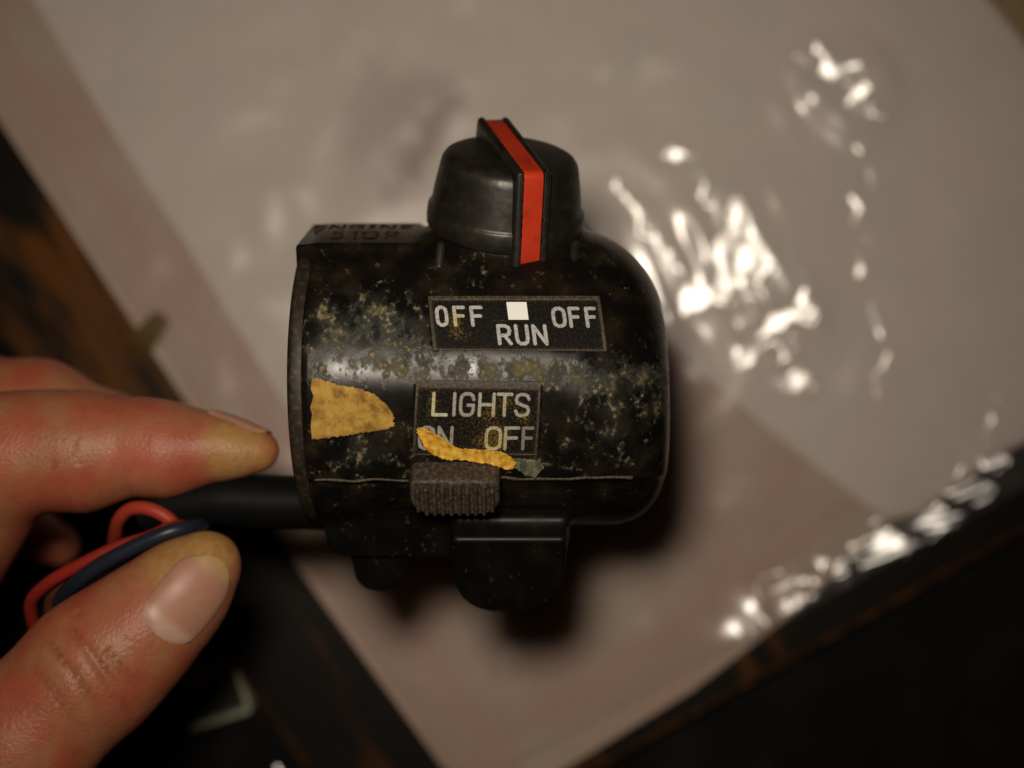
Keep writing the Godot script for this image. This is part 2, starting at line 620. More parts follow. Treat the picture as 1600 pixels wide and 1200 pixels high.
func build_table() -> void:
	var tm := plain(Color.WHITE, 0.75, 0.3)
	tm.albedo_texture = noise_map(noise(FastNoiseLite.TYPE_SIMPLEX, 0.01, 5, 81), 512, [[0.0, lin(0.003, 0.003, 0.003)], [0.6, lin(0.006, 0.005, 0.0045)], [1.0, lin(0.014, 0.010, 0.007)]])
	tri(tm, 5.0)
	var t := slab("table_top", PackedVector2Array([Vector2(-600, -450), Vector2(600, -450), Vector2(600, 450), Vector2(-600, 450)]), TABLE - 25.0, TABLE, tm, self, Rect2(-600, -450, 1200, 900), 2.0)
	t.set_meta("kind", "structure")
	# dark stained board under the papers; edges tinted orange for the light they catch
	var poly := pix_poly([[611, 1371], [2500, 318], [1500, -1500], [-1180, -1169]], -117.0)
	var img := Image.create_empty(1024, 1024, false, Image.FORMAT_RGB8)
	var grain := noise(FastNoiseLite.TYPE_SIMPLEX, 0.02, 4, 91)
	var blot := noise(FastNoiseLite.TYPE_SIMPLEX, 0.022, 3, 92)
	var span := Rect2(-330, -130, 620, 500)
	var ax := Vector2(0.576, -0.817)
	var orange_spots := pix_poly([[40, 455], [95, 545], [440, 1010]], -117.0)      # spots where the board is more orange
	for y in 1024:
		for x in 1024:
			var p := span.position + span.size * Vector2(x, y) / 1024.0
			var u := p.dot(ax)
			var w := p.dot(ax.orthogonal())
			var g := grain.get_noise_2d(u * 1.2, w * 22.0)
			var b := blot.get_noise_2d(u * 0.6, w * 1.6) * 1.3 + g * 0.3
			b += 0.75 * exp(-(p - orange_spots[0]).length_squared() / 640.0) + 0.75 * exp(-(p - orange_spots[1]).length_squared() / 280.0) + 0.35 * exp(-(p - orange_spots[2]).length_squared() / 160.0)
			var k := smoothstep(0.2, 1.25, b)
			var c := Color(0.0085, 0.0055, 0.004).lerp(Color(0.118, 0.042, 0.006), k)
			c = c * (1.0 + 0.3 * g)
			img.set_pixel(x, y, c.linear_to_srgb())
	var bm := plain(Color.WHITE, 0.5, 0.35)
	bm.albedo_texture = ImageTexture.create_from_image(img)
	var board := root_of("wooden_board", "dark stained wooden board with orange grain lying under the papers", "board", Vector3(0, 100, TABLE))
	slab("board_panel", poly, TABLE, -117.0, bm, board, span, 0.0)
	var wm := plain(Color.WHITE, 0.6, 0.3)  # orange in this colour stands in for light along the board edges
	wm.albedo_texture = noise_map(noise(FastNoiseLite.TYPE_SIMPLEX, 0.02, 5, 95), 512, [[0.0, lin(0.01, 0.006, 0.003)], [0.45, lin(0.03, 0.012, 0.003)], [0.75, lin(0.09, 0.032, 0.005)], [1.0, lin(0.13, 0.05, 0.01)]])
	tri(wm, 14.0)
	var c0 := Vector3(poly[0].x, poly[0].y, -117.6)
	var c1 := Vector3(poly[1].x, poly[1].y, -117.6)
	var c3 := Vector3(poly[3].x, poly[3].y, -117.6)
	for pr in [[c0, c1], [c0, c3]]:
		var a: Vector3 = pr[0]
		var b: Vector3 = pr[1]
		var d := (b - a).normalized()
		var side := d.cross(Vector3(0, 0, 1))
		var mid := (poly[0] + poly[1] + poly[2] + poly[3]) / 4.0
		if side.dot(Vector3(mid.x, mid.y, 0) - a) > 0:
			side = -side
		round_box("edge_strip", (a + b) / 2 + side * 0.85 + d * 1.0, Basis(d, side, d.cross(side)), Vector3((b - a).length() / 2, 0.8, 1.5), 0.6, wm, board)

func build_sheets() -> void:
	# kraft card peeping out at the far corner
	var km := plain(Color.WHITE, 0.85, 0.2)
	km.albedo_texture = noise_map(noise(FastNoiseLite.TYPE_SIMPLEX, 0.02, 5, 101), 512, [[0.0, lin(0.26, 0.18, 0.1)], [1.0, lin(0.36, 0.26, 0.15)]])
	tri(km, 20.0)
	var kc := slab("kraft_card", pix_poly([[1380, 120], [1500, -160], [2000, -60], [1900, 420], [1640, 330]], -116.6), -116.95, -116.6, km, self, Rect2(0, 0, 100, 100), 0.0)
	tag(kc, "brown kraft card peeping out behind the far right corner of the papers", "card")
	# the large sheet with a salmon border line
	var span := Rect2(-175, -125, 350, 260)
	var img := Image.create_empty(1024, 768, false, Image.FORMAT_RGB8)
	var fine := noise(FastNoiseLite.TYPE_SIMPLEX, 0.05, 4, 111)
	var big := noise(FastNoiseLite.TYPE_SIMPLEX, 0.012, 3, 112)
	var l0 := pix_poly([[60, 160], [762, 1160], [800, 1150], [1350, 778]], -116.2)
	for y in 768:
		for x in 1024:
			var p := span.position + span.size * Vector2(x + 0.5, y + 0.5) / Vector2(1024, 768)
			var a := l0[0] + (l0[1] - l0[0]).normalized() * (p - l0[0]).dot((l0[1] - l0[0]).normalized())
			var d1 := (p - a).dot((l0[1] - l0[0]).normalized().orthogonal())
			var b := l0[2] + (l0[3] - l0[2]).normalized() * (p - l0[2]).dot((l0[3] - l0[2]).normalized())
			var d2 := (p - b).dot((l0[3] - l0[2]).normalized().orthogonal())
			var f := fine.get_noise_2dv(p * 6.0)
			var g := big.get_noise_2dv(p * 2.0)
			var c := Color(0.51, 0.358, 0.295)
			c = c.lerp(Color(0.52, 0.41, 0.335), clampf(g + 0.3, 0, 1))
			var k1 := (1.0 - smoothstep(0.8, 4.6, absf(d1 + g * 1.2))) * (0.75 + 0.4 * f)
			var k2 := (1.0 - smoothstep(1.4, 3.0, absf(d2 + g * 1.2))) * (0.8 + 0.5 * f)
			c = c.lerp(Color(0.53, 0.335, 0.28), clampf(maxf(k1, k2), 0, 1) * 0.75)
			c = c * (1.0 + 0.06 * f)
			img.set_pixel(x, y, c.linear_to_srgb())
	var am := plain(Color.WHITE, 0.8, 0.25)
	am.albedo_texture = ImageTexture.create_from_image(img)
	var big_pts := [[-260, -200], [-130, 0], [0, 190], [205, 500], [481, 909], [691, 1197], [775, 1282], [880, 1202], [1080, 1080], [1180, 1003], [1270, 932], [1340, 855], [1395, 814], [1440, 803], [1510, 750], [1560, 714], [1600, 692], [1760, 600], [1760, 300], [1600, 62], [1548, 0], [1440, -200]]
	var a_sheet := slab("paper_sheet", pix_poly(big_pts, -116.2), -116.55, -116.2, am, self, span, 0.0)
	tag(a_sheet, "large pinkish paper sheet with a salmon border line along its edges", "paper")
	# greyer sheet lying on it
	var img2 := Image.create_empty(1024, 768, false, Image.FORMAT_RGB8)
	var blot := pix_poly([[600, 330], [640, 215], [700, 140], [760, 175], [690, 260]], -115.7)
	for y in 768:
		for x in 1024:
			var p := span.position + span.size * Vector2(x + 0.5, y + 0.5) / Vector2(1024, 768)
			var f := fine.get_noise_2dv(p * 6.0 + Vector2(900, 0))
			var g := big.get_noise_2dv(p * 2.4 + Vector2(300, 70))
			var c := Color(0.70, 0.603, 0.555)
			c = c.lerp(Color(0.67, 0.60, 0.54), clampf(0.5 + g, 0, 1))
			# a faded purple-pink print, darkest along its own edge
			var q := (p - (blot[0] + blot[2]) / 2.0)
			var ex := (blot[2] - blot[0]).normalized()
			var uu := q.dot(ex)
			var ww := q.dot(ex.orthogonal())
			var wob := g * 5.0 + f * 1.5
			var band := exp(-pow((ww + 1.0 + wob) / 3.4, 2.0)) * (1.0 - smoothstep(13.0, 21.0, absf(uu + wob)))
			var fill := (1.0 - smoothstep(10.0, 20.0, absf(uu - 2.0 + wob))) * (1.0 - smoothstep(8.0, 16.0, absf(ww + 8.0 + wob)))
			c = c.lerp(Color(0.40, 0.30, 0.295), clampf(band * 0.62 + fill * 0.42, 0, 1))
			c = c * (1.0 + 0.05 * f)
			img2.set_pixel(x, y, c.linear_to_srgb())
	var bm := plain(Color.WHITE, 0.7, 0.3)
	bm.albedo_texture = ImageTexture.create_from_image(img2)
	var b_pts := [[-75, -205], [50, -5], [165, 188], [280, 365], [450, 640], [640, 800], [900, 700], [1040, 535], [1200, 670], [1340, 780], [1385, 806], [1436, 797], [1506, 745], [1556, 708], [1600, 686], [1750, 598], [1750, 306], [1594, 66], [1540, 2], [1436, -196]]
	var b_sheet := slab("grey_sheet", pix_poly(b_pts, -115.85), -116.15, -115.85, bm, self, span, 0.0)
	tag(b_sheet, "greyish translucent sheet with a faded purple print lying on the pink paper", "paper")

# ------------------------------------------------------------------ clear bag
func build_bag() -> void:
	var m := StandardMaterial3D.new()
	m.transparency = BaseMaterial3D.TRANSPARENCY_ALPHA
	m.albedo_color = Color(1, 1, 1, 0.012)
	m.roughness = 0.19
	m.metallic_specular = 0.6
	var cr := noise(FastNoiseLite.TYPE_SIMPLEX, 0.05, 1, 121)
	var soft := noise(FastNoiseLite.TYPE_SIMPLEX, 0.03, 2, 122)
	var fine := noise(FastNoiseLite.TYPE_SIMPLEX, 0.16, 2, 124)
	var u := Vector2(0.874, 0.487)
	var w := Vector2(-0.487, 0.874)
	var q0 := at(1095, 1042, -113)
	var o := Vector2(q0.x, q0.y)
	# creased facets of the loose film: a path, its width, and how far it leans; each is a shallow dish
	var facets := []
	for f in [[[1070, 476, 1120, 458, 1185, 432], 4.2, 1.0], [[1152, 335, 1176, 400, 1206, 488], 2.6, 1.0], [[1145, 400, 1160, 425], 5.0, 0.9], [[1180, 535, 1160, 500], 5.0, 0.86], [[1200, 560, 1250, 600], 5.0, 0.8], [[1194, 520, 1222, 508, 1250, 492], 5.0, 1.0],
		[[965, 290, 1005, 362, 1046, 392], 2.0, 0.93], [[1046, 400, 1058, 450], 1.4, 1.0], [[1098, 262, 1108, 300, 1112, 345], 1.7, 0.93], [[1035, 246, 1082, 236], 1.6, 0.94],
		[[1135, 330, 1130, 400, 1110, 440], 4.2, 0.86], [[1270, 82, 1320, 110, 1345, 148], 3.2, 0.9], [[1330, 142, 1344, 160], 1.6, 1.02], [[1350, 165, 1372, 205], 1.8, 0.9],
		[[1248, 171, 1252, 174], 1.1, 1.03], [[1315, 438, 1319, 440], 1.2, 0.98], [[1335, 232, 1382, 296], 2.0, 0.9], [[1230, 440, 1252, 490], 1.6, 0.9], [[1150, 560, 1230, 550], 2.4, 0.88],
		[[1370, 470, 1375, 530], 1.6, 0.86], [[1378, 540, 1378, 610], 1.6, 0.86], [[1330, 300, 1340, 360], 2.0, 0.86], [[1340, 370, 1340, 430], 2.0, 0.86], [[1555, 630, 1542, 690], 2.0, 0.95], [[1540, 690, 1500, 712], 1.3, 0.93],
		[[1278, 898, 1284, 880], 1.9, 1.0],
		[[1198, 908, 1226, 914], 1.5, 1.0]]:
		var pts := PackedVector2Array()
		var mid := Vector2.ZERO
		for i in range(0, f[0].size(), 2):
			var c := at(f[0][i], f[0][i + 1], -113)
			pts.append(Vector2(c.x, c.y))
			mid += Vector2(c.x, c.y)
		mid /= pts.size()
		var reach := 0.0
		for p in pts:
			reach = maxf(reach, p.distance_to(mid))
		var lv := (mid - o).dot(w)
		var le := 1.0 - smoothstep(0.0, 14.0, lv)
		var bump := 0.0
		for q in [[at(1150, 430, -113), 25.0, 1.0], [at(1315, 150, -113), 15.0, 0.95]]:
			var l := mid.distance_to(Vector2(q[0].x, q[0].y))
			var c := Vector2(q[0].x, q[0].y)
			bump += ((mid - Vector2(-7.5, 14.5)).length_squared() - (c - Vector2(-7.5, 14.5)).length_squared()) / 596.0 * 0.76 * q[2] * (1.0 - smoothstep(q[1] * 0.35, q[1] * 1.4, l)) + 2.5 * q[2] * (1.0 - smoothstep(q[1] * 0.35, q[1] * 1.4, l))
		facets.append([pts, f[1], f[2], mid, reach + f[1] * 1.3, 1.9 + le * le * 2.4 + bump])
	var focus := Vector2(-7.5, 14.5)
	var edge0 := at(0, 190, -113)
	var edge1 := at(691, 1197, -113)
	var ed := Vector2(edge1.x - edge0.x, edge1.y - edge0.y).normalized()
	var en := ed.orthogonal()
	if en.x < 0:
		en = -en
	var broad := [[Vector2(at(1150, 430, -113).x, at(1150, 430, -113).y), 25.0, 1.0], [Vector2(at(1315, 150, -113).x, at(1315, 150, -113).y), 15.0, 0.95]]
	# the folded edge: a run of short creased lengths, each leaning its own way
	var fold := PackedVector2Array()
	for q in [[1205, 922], [1270, 900], [1340, 872], [1450, 818], [1520, 768], [1560, 720]]:
		var c := at(q[0], q[1], -113)
		fold.append(Vector2(c.x, c.y))
	var bits := []
	var fr := RandomNumberGenerator.new()
	fr.seed = 5
	var total := 0.0
	for k in fold.size() - 1:
		total += fold[k].distance_to(fold[k + 1])
	var run := 0.0
	while run < total:
		var ln := fr.randf_range(9.0, 16.0)
		var tm := run + ln / 2.0
		var acc := 0.0
		var c := fold[fold.size() - 1]
		for k in fold.size() - 1:
			var sl := fold[k].distance_to(fold[k + 1])
			if tm >= acc and tm <= acc + sl:
				c = fold[k].lerp(fold[k + 1], (tm - acc) / sl)
			acc += sl
		var share := run / total
		bits.append([run, run + ln, c, (fr.randf_range(0.8, 1.0) if share < 0.3 else fr.randf_range(0.96, 1.02))])
		run += ln
	var rows := []
	var under := []
	var step := 0.85
	for j in 296:
		var row := []
		var row2 := []
		for i in 353:
			var vv := j * step
			var uu := -150.0 + i * step
			var p := o + u * uu + w * vv
			var out := (p - Vector2(edge0.x, edge0.y)).dot(en)
			if out < 0.5:
				p += en * (0.5 - out)
			var base := soft.get_noise_2dv(p) * 0.8 * smoothstep(25.0, 70.0, p.distance_to(focus))
			var e := 1.0 - smoothstep(0.0, 14.0, vv)
			var along := smoothstep(2.0, 22.0, uu) * (1.0 - smoothstep(95.0, 118.0, uu))
			# lower ply: broad hazy swells
			var h2 := 1.2 + base
			for f in broad:
				var l := p.distance_to(f[0])
				if l < f[1] * 1.4:
					var c: Vector2 = f[0]
					var dish: float = ((p - focus).length_squared() - (c - focus).length_squared()) / 596.0
					h2 += (dish * 0.76 + cr.get_noise_2d(p.dot(Vector2(0.42, -0.91)) * 0.4, p.dot(Vector2(0.91, 0.42)) * 1.8) * 0.9 + 2.5) * f[2] * (1.0 - smoothstep(f[1] * 0.35, f[1] * 1.4, l))
			h2 += e * e * 2.4 * along + e * along * fine.get_noise_2d(uu * 0.5, vv * 0.2) * 0.5
			row2.append(Vector3(p.x, p.y, -115.75 + maxf(h2, 0.1)))
			# upper ply: the sharp creases
			var h := maxf(h2, 0.1) + 0.5
			h += e * along * fine.get_noise_2d(uu * 0.8 + 31.0, vv * 0.3) * 0.4
			if vv < 20.0 and along > 0.0:
				var dd := 1e9
				var tt := 0.0
				var acc := 0.0
				for q in fold.size() - 1:
					var cp := Geometry2D.get_closest_point_to_segment(p, fold[q], fold[q + 1])
					if p.distance_to(cp) < dd:
						dd = p.distance_to(cp)
						tt = acc + fold[q].distance_to(cp)
					acc += fold[q].distance_to(fold[q + 1])
				tt += soft.get_noise_2d(uu * 0.6, vv * 3.0) * 2.5 + vv * 0.5
				var half := lerpf(2.0, 3.5, smoothstep(0.1, 0.45, tt / total)) * (1.0 + 0.5 * soft.get_noise_2d(uu * 2.0, 77.0))
				var win := 1.0 - smoothstep(half * 0.75, half * 1.5, dd)
				if win > 0.0 and dd < 8.0:
					for q in bits:
						if tt >= q[0] and tt <= q[1]:
							var mid: Vector2 = q[2]
							var lean: float = q[3]
							var dish: float = ((p - focus).length_squared() - (mid - focus).length_squared()) / 596.0 * lean
							h = lerpf(h, 4.6 + dish + fine.get_noise_2d(uu * 0.22, vv * 2.0 + 15.0) * 0.34, win)
			var pw := p + Vector2(fine.get_noise_2dv(p * 0.45 + Vector2(7, 90)), fine.get_noise_2dv(p * 0.45 + Vector2(120, 3))) * 3.2
			for f in facets:
				if p.distance_to(f[3]) > f[4]:
					continue
				var d := 1e9
				for q in f[0].size() - 1:
					d = minf(d, pw.distance_to(Geometry2D.get_closest_point_to_segment(pw, f[0][q], f[0][q + 1])))
				var win := 1.0 - smoothstep(f[1] * 0.35, f[1] * 1.3, d)
				if win > 0.0:
					var mid: Vector2 = f[3]
					var dish: float = ((p - focus).length_squared() - (mid - focus).length_squared()) / 596.0 * f[2]
					h = lerpf(h, f[5] + dish + fine.get_noise_2dv(p * 0.8) * 0.08, win)
			row.append(Vector3(p.x, p.y, -115.7 + maxf(h, 0.5)))
		rows.append(row)
		under.append(row2)
	var haze: StandardMaterial3D = m.duplicate()
	haze.roughness = 0.25
	var bag := root_of("clear_plastic_bag", "", "", Vector3(40, 0, -116))
	sheet("upper_ply", rows, false, m, bag, [Vector3(0, 0, 1)])
	sheet("lower_ply", under, false, haze, bag, [Vector3(0, 0, 1)])
	tag(bag, "crumpled clear plastic bag with bright glints lying over the papers", "plastic bag")

# ------------------------------------------------------------------ small things on the table
func build_small_things() -> void:
	var cm := plain(lin(0.5, 0.5, 0.36), 0.5)
	var con := root_of("wire_connector", "small cream plastic connector lying on the dark table beside the thumb", "connector", at(320, 1080, TABLE))
	var c := at(336, 1088, -121)
	var ang := deg_to_rad(18)
	var b := Basis(Vector3(cos(ang), sin(ang), 0), Vector3(-sin(ang), cos(ang), 0), Vector3(0, 0, 1))
	round_box("shell_floor", c + b * Vector3(0, 0, -3.4), b, Vector3(8.0, 5.6, 0.5), 0.3, plain(lin(0.03, 0.03, 0.022), 0.6), con)  # same cream plastic, shade inside the shell painted as a darker colour
	round_box("shell_wall", c + b * Vector3(0, -5.6, -0.5), b, Vector3(8.4, 0.7, 3.4), 0.4, cm, con)
	round_box("shell_wall", c + b * Vector3(8.0, 0.1, -0.8), b, Vector3(0.7, 4.9, 3.1), 0.4, cm, con)
	round_box("shell_wall", c + b * Vector3(0, 5.8, -1.6), b, Vector3(7.2, 0.6, 2.3), 0.4, plain(lin(0.1, 0.1, 0.07), 0.5), con)  # shaded far wall: the cream colour painted darker
	round_box("latch", c + b * Vector3(4.6, 7.8, -1.0), b, Vector3(1.5, 1.4, 2.2), 0.5, cm, con)
	round_box("terminal_block", c + b * Vector3(-2.2, 6.9, -0.4), b, Vector3(4.6, 2.9, 2.8), 0.5, plain(lin(0.36, 0.32, 0.27), 0.55), con)
	tube("red_lead", [c + b * Vector3(-5.5, 5.6, 2.4), c + b * Vector3(-3.0, 7.2, 3.2), c + b * Vector3(-0.8, 6.4, 3.0), c + b * Vector3(0.6, 4.4, 0.0)], 0.7, 6, plain(lin(0.3, 0.03, 0.035), 0.4), con)
	# bare terminal at the lower edge of the picture
	var tm := plain(lin(0.55, 0.55, 0.56), 0.3)
	tm.metallic = 1.0
	var t := root_of("metal_terminal", "bright bare metal terminal on the dark table at the lower picture edge", "terminal", at(440, 1212, TABLE))
	var tc := at(440, 1212, -122.5)
	tube("crimp_barrel", [tc + Vector3(-1.4, 3.0, 0), tc + Vector3(0, 0, 0.4), tc + Vector3(1.8, -4.5, 0)], [1.5, 1.9, 1.6], 5, tm, t)
	round_box("terminal_blade", tc + Vector3(3.0, -8.4, -0.9), Basis(Vector3(0, 0, 1), 0.35), Vector3(1.8, 4.0, 0.4), 0.2, tm, t)
	# brass tab bent over the paper's edge
	var bm := plain(lin(0.12, 0.065, 0.012), 0.6)
	bm.metallic = 0.3
	var tab := root_of("brass_tab", "small bent brass tab sticking over the left edge of the paper", "tab", at(232, 518, -117))
	var p0 := at(256, 493, -115.4)
	var p1 := at(222, 538, -115.2)
	var p2 := at(207, 552, -116.8)
	var d := (p1 - p0).normalized()
	var sd := d.cross(Vector3(0, 0, 1)).normalized()
	var rows := []
	for q in [[p0, 2.0], [p0 + d * 1.0, 2.3], [p0.lerp(p1, 0.5) + Vector3(0, 0, 0.5), 2.9], [p1, 3.0], [p1.lerp(p2, 0.5) + Vector3(0, 0, 0.1), 2.8], [p2, 2.4]]:
		var qq: Vector3 = q[0]
		rows.append([qq - sd * q[1], qq - sd * q[1] + Vector3(0, 0, 0.5), qq + sd * q[1] + Vector3(0, 0, 0.5), qq + sd * q[1]])
	sheet("bent_strip", rows, true, bm, tab, p0.lerp(p1, 0.5))

# ------------------------------------------------------------------ the switch housing
var knob_a := Vector3(0.08, 0.87, 0.48).normalized()
var knob_b := Vector3(-1.2, 27.6, -19.0)
var plates := []

func plate_frame(c: Array) -> Dictionary:         # c: outer corners tl, tr, br, bl on the barrel, made flat
	var o: Vector3 = (c[0] + c[1] + c[2] + c[3]) / 4.0
	var ex: Vector3 = ((c[1] - c[0]) + (c[2] - c[3])).normalized()
	var dn: Vector3 = ((c[3] - c[0]) + (c[2] - c[1])).normalized()
	var n := dn.cross(ex).normalized()
	if n.z < 0:
		n = -n
	var q := []
	for p in c:
		q.append(p - n * (p - o).dot(n))
	return {"o": o, "x": ex, "y": n.cross(ex).normalized(), "n": n, "c": q}

func body_field(p: Vector3) -> float:
	var dy := p.y - YC
	var dz := p.z - ZC
	var r := sqrt(dy * dy + dz * dz)
	var fx := p.x + 3.25
	var rad := 1.3
	if fx > 0:
		rad = lerpf(9.0, 17.0, smoothstep(-20.0, 8.0, p.y))
	var below := smoothstep(-14.9, -15.9, p.y)
	var ex := absf(fx) - 29.75 + rad
	var er := r - (barrel_r(p.x, p.y) - 0.75 * below) + rad
	var d := minf(maxf(ex, er), 0.0) + Vector2(maxf(ex, 0), maxf(er, 0)).length() - rad
	# block with the raised words, upper left
	if p.y > 12.0:
		var n := Vector2(0.945, 0.326)
		var q := Vector3(p.x + 25.9, dy * n.y - dz * n.x, dy * n.x + dz * n.y)
		d = smin(d, d_box(q - Vector3(0, 0.2, 23.0), Vector3(9.8, 8.9, 3.1), 0.6), 2.2)
		# seat of the knob
		var k := p - knob_b
		var h := k.dot(knob_a)
		var rr := (k - knob_a * h).length()
		var c1 := rr - 12.3
		var c2 := absf(h + 7.2) - 6.9
		d = smin(d, minf(maxf(c1, c2), 0.0) + Vector2(maxf(c1, 0), maxf(c2, 0)).length(), 3.0)
	elif p.y < -10.0:
		# two lugs under the housing
		d = smin(d, d_lug(p - Vector3(-11.3, -21.8, -21.5), 20.8, 5.6, 3.0), 1.0)
		d = smin(d, d_lug(p - Vector3(-0.4, -28.9, -20.6), 9.5, 8.6, 6.0), 2.4)
		d = smin(d, d_lug(p - Vector3(-23.4, -26.6, -27.0), 5.1, 8.6, 3.6), 0.8)
	for f in plates:
		var q: Vector3 = p - f.o
		var z: float = q.dot(f.n)
		if absf(z) < 3.0:
			var y: float = q.dot(f.y)
			var x: float = q.dot(f.x) - y * f.shear
			var cut := maxf(maxf(absf(x) - f.hx, absf(y) - f.hy), -(z - 0.0))
			d = maxf(d, -cut)
	return d

func d_lug(p: Vector3, hx: float, hy: float, cr: float) -> float:      # leaning block with a rounded lower outline
	var q := Vector3(p.x, p.y * 0.82 + p.z * 0.57, -p.y * 0.57 + p.z * 0.82)
	var c := cr if q.y < 0 else 0.7
	if q.y < 0 and q.x > 0:
		c = cr * 1.25
	var e := Vector2(absf(q.x) - hx + c + 0.1 * maxf(0.0, 2.0 - q.y), absf(q.y) - hy + c)
	var d2 := minf(maxf(e.x, e.y), 0.0) + e.max(Vector2.ZERO).length() - c
	var w := Vector2(d2 + 0.8, absf(q.z) - 6.5 + 0.8)
	return minf(maxf(w.x, w.y), 0.0) + w.max(Vector2.ZERO).length() - 0.8

func body_uv(p: Vector3) -> Vector2:
	var th := rad_to_deg(atan2(p.y - YC, p.z - ZC))
	return Vector2((p.x + 38.0) / 68.0, (110.0 - th) / 220.0)

func body_material() -> StandardMaterial3D:
	var s := 1024
	var a := PackedByteArray()
	a.resize(s * s * 3)
	var ro := PackedByteArray()
	ro.resize(s * s)
	var he := PackedByteArray()
	he.resize(s * s)
	var n1 := noise(FastNoiseLite.TYPE_SIMPLEX, 0.2, 6, 201)
	n1.fractal_gain = 0.66
	var n2 := noise(FastNoiseLite.TYPE_SIMPLEX, 0.7, 4, 202)
	var n3 := noise(FastNoiseLite.TYPE_SIMPLEX, 0.12, 4, 203)
	var spots := [[-24, 10, 8.5, 5.5, 0.72], [-29, 2, 4, 4, 0.42], [-4, 2.6, 17, 2.1, 0.72], [12, 0.6, 15, 2.3, 0.56], [17, -4, 8.5, 6, 0.33], [21, 3, 4, 3, 0.42], [-25, -10, 9, 6, 0.38], [-16, 7, 5, 5, 0.5], [8, -10, 13, 4.5, 0.26], [24, -2, 3, 6, 0.36], [-5, -13, 25, 2.2, 0.25], [0, -36, 7, 3, 0.3], [-6, 17.5, 8, 2.5, 0.3], [15, 22, 9, 6, 0.12]]
	for y in s:
		var th := deg_to_rad(110.0 - 220.0 * (y + 0.5) / s)
		var yy := YC + R * sin(th)
		var arc := th * R
		for x in s:
			var xx := -38.0 + 68.0 * (x + 0.5) / s
			var b := 0.0
			for q in spots:
				var ax: float = (xx - q[0]) / q[2]
				var ay: float = (yy - q[1]) / q[3]
				var dd := ax * ax + ay * ay
				if dd < 5.0:
					b += q[4] * exp(-dd)
			b = minf(b, 0.85)
			var f := n1.get_noise_2d(xx * 1.15, arc * 0.85)
			var g := n2.get_noise_2d(xx, arc)
			var h := n3.get_noise_2d(xx + 90.0, arc)
			var k := smoothstep(0.40, 1.08, b + f * 0.85 + g * 0.22)
			var film := smoothstep(0.15, 0.95, b + h * 0.5 + f * 0.25)
			# bare black lacquer with brown grease
			var c := Color(0.0055, 0.005, 0.0045).lerp(Color(0.017, 0.011, 0.006), clampf(0.25 + h * 0.9, 0, 1))
			c = c.lerp(Color(0.019, 0.022, 0.019), film * 0.7)
			var dirt := Color(0.045, 0.046, 0.035).lerp(Color(0.135, 0.115, 0.056), smoothstep(-0.1, 0.45, h + g * 0.35)).lerp(Color(0.27, 0.21, 0.11), smoothstep(0.3, 0.75, g * 0.7 + f * 0.6))
			c = c.lerp(Color(0.004, 0.0036, 0.003), 0.7 * smoothstep(-18.0, -23.0, yy))  # shade of the receding lower side, painted into the colour
			c = c.lerp(dirt, k * 0.8)
			var i := y * s + x
			var sc := c.linear_to_srgb()
			a[i * 3] = int(clampf(sc.r, 0, 1) * 255)
			a[i * 3 + 1] = int(clampf(sc.g, 0, 1) * 255)
			a[i * 3 + 2] = int(clampf(sc.b, 0, 1) * 255)
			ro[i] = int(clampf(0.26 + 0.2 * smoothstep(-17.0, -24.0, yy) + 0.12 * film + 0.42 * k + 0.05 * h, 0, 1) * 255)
			he[i] = int(clampf(0.4 + 0.35 * k + 0.16 * g * maxf(k, film * 0.7) + 0.02 * h, 0, 1) * 255)
	# loose tan specks
	var rr := RandomNumberGenerator.new()
	rr.seed = 9
	for t in 210:
		var x := int(rr.randf_range(0.07, 0.96) * s)
		var y := int((0.5 + rr.randfn(0.0, 0.17)) * s)
		var br := rr.randf_range(0.2, 1.0)
		var w := 1 if rr.randf() < 0.85 else 2
		for oy in w:
			for ox in w:
				var i := clampi(y + oy, 0, s - 1) * s + clampi(x + ox, 0, s - 1)
				a[i * 3] = int(50 + 95 * br)
				a[i * 3 + 1] = int(40 + 74 * br)
				a[i * 3 + 2] = int(27 + 46 * br)
				he[i] = mini(255, he[i] + 70)
	var m := plain(Color.WHITE, 1.0, 0.31)
	m.albedo_texture = ImageTexture.create_from_image(Image.create_from_data(s, s, false, Image.FORMAT_RGB8, a))
	m.roughness_texture = ImageTexture.create_from_image(Image.create_from_data(s, s, false, Image.FORMAT_L8, ro))
	m.heightmap_enabled = true
	m.heightmap_texture = ImageTexture.create_from_image(Image.create_from_data(s, s, false, Image.FORMAT_L8, he))
	m.heightmap_scale = 0.009
	m.texture_repeat = false
	return m

const GLYPH := {
	"F": [[0, 1, 0, 0, 1, 0], [0, .48, .86, .48]],
	"R": [[0, 1, 0, 0, .6, 0, .9, .08, 1, .27, .9, .46, .6, .54, 0, .54], [.52, .54, 1, 1]],
	"U": [[0, 0, 0, .72, .08, .9, .3, 1, .7, 1, .92, .9, 1, .72, 1, 0]],
	"N": [[0, 1, 0, 0, 1, 1, 1, 0]],
	"L": [[0, 0, 0, 1, 1, 1]],
	"I": [[.5, 0, .5, 1]],
	"G": [[1, .26, .92, .09, .7, 0, .3, 0, .08, .1, 0, .28, 0, .72, .08, .9, .3, 1, .7, 1, .92, .9, 1, .72, 1, .53, .58, .53]],
	"H": [[0, 0, 0, 1], [1, 0, 1, 1], [0, .5, 1, .5]],
	"T": [[0, 0, 1, 0], [.5, 0, .5, 1]],
	"S": [[1, .22, .9, .07, .65, 0, .35, 0, .1, .07, 0, .24, .1, .41, .5, .5, .9, .59, 1, .76, .9, .93, .65, 1, .35, 1, .1, .93, 0, .78]],
	"O": [[.35, 0, .65, 0, .92, .1, 1, .28, 1, .72, .92, .9, .65, 1, .35, 1, .08, .9, 0, .72, 0, .28, .08, .1, .35, 0]],
}

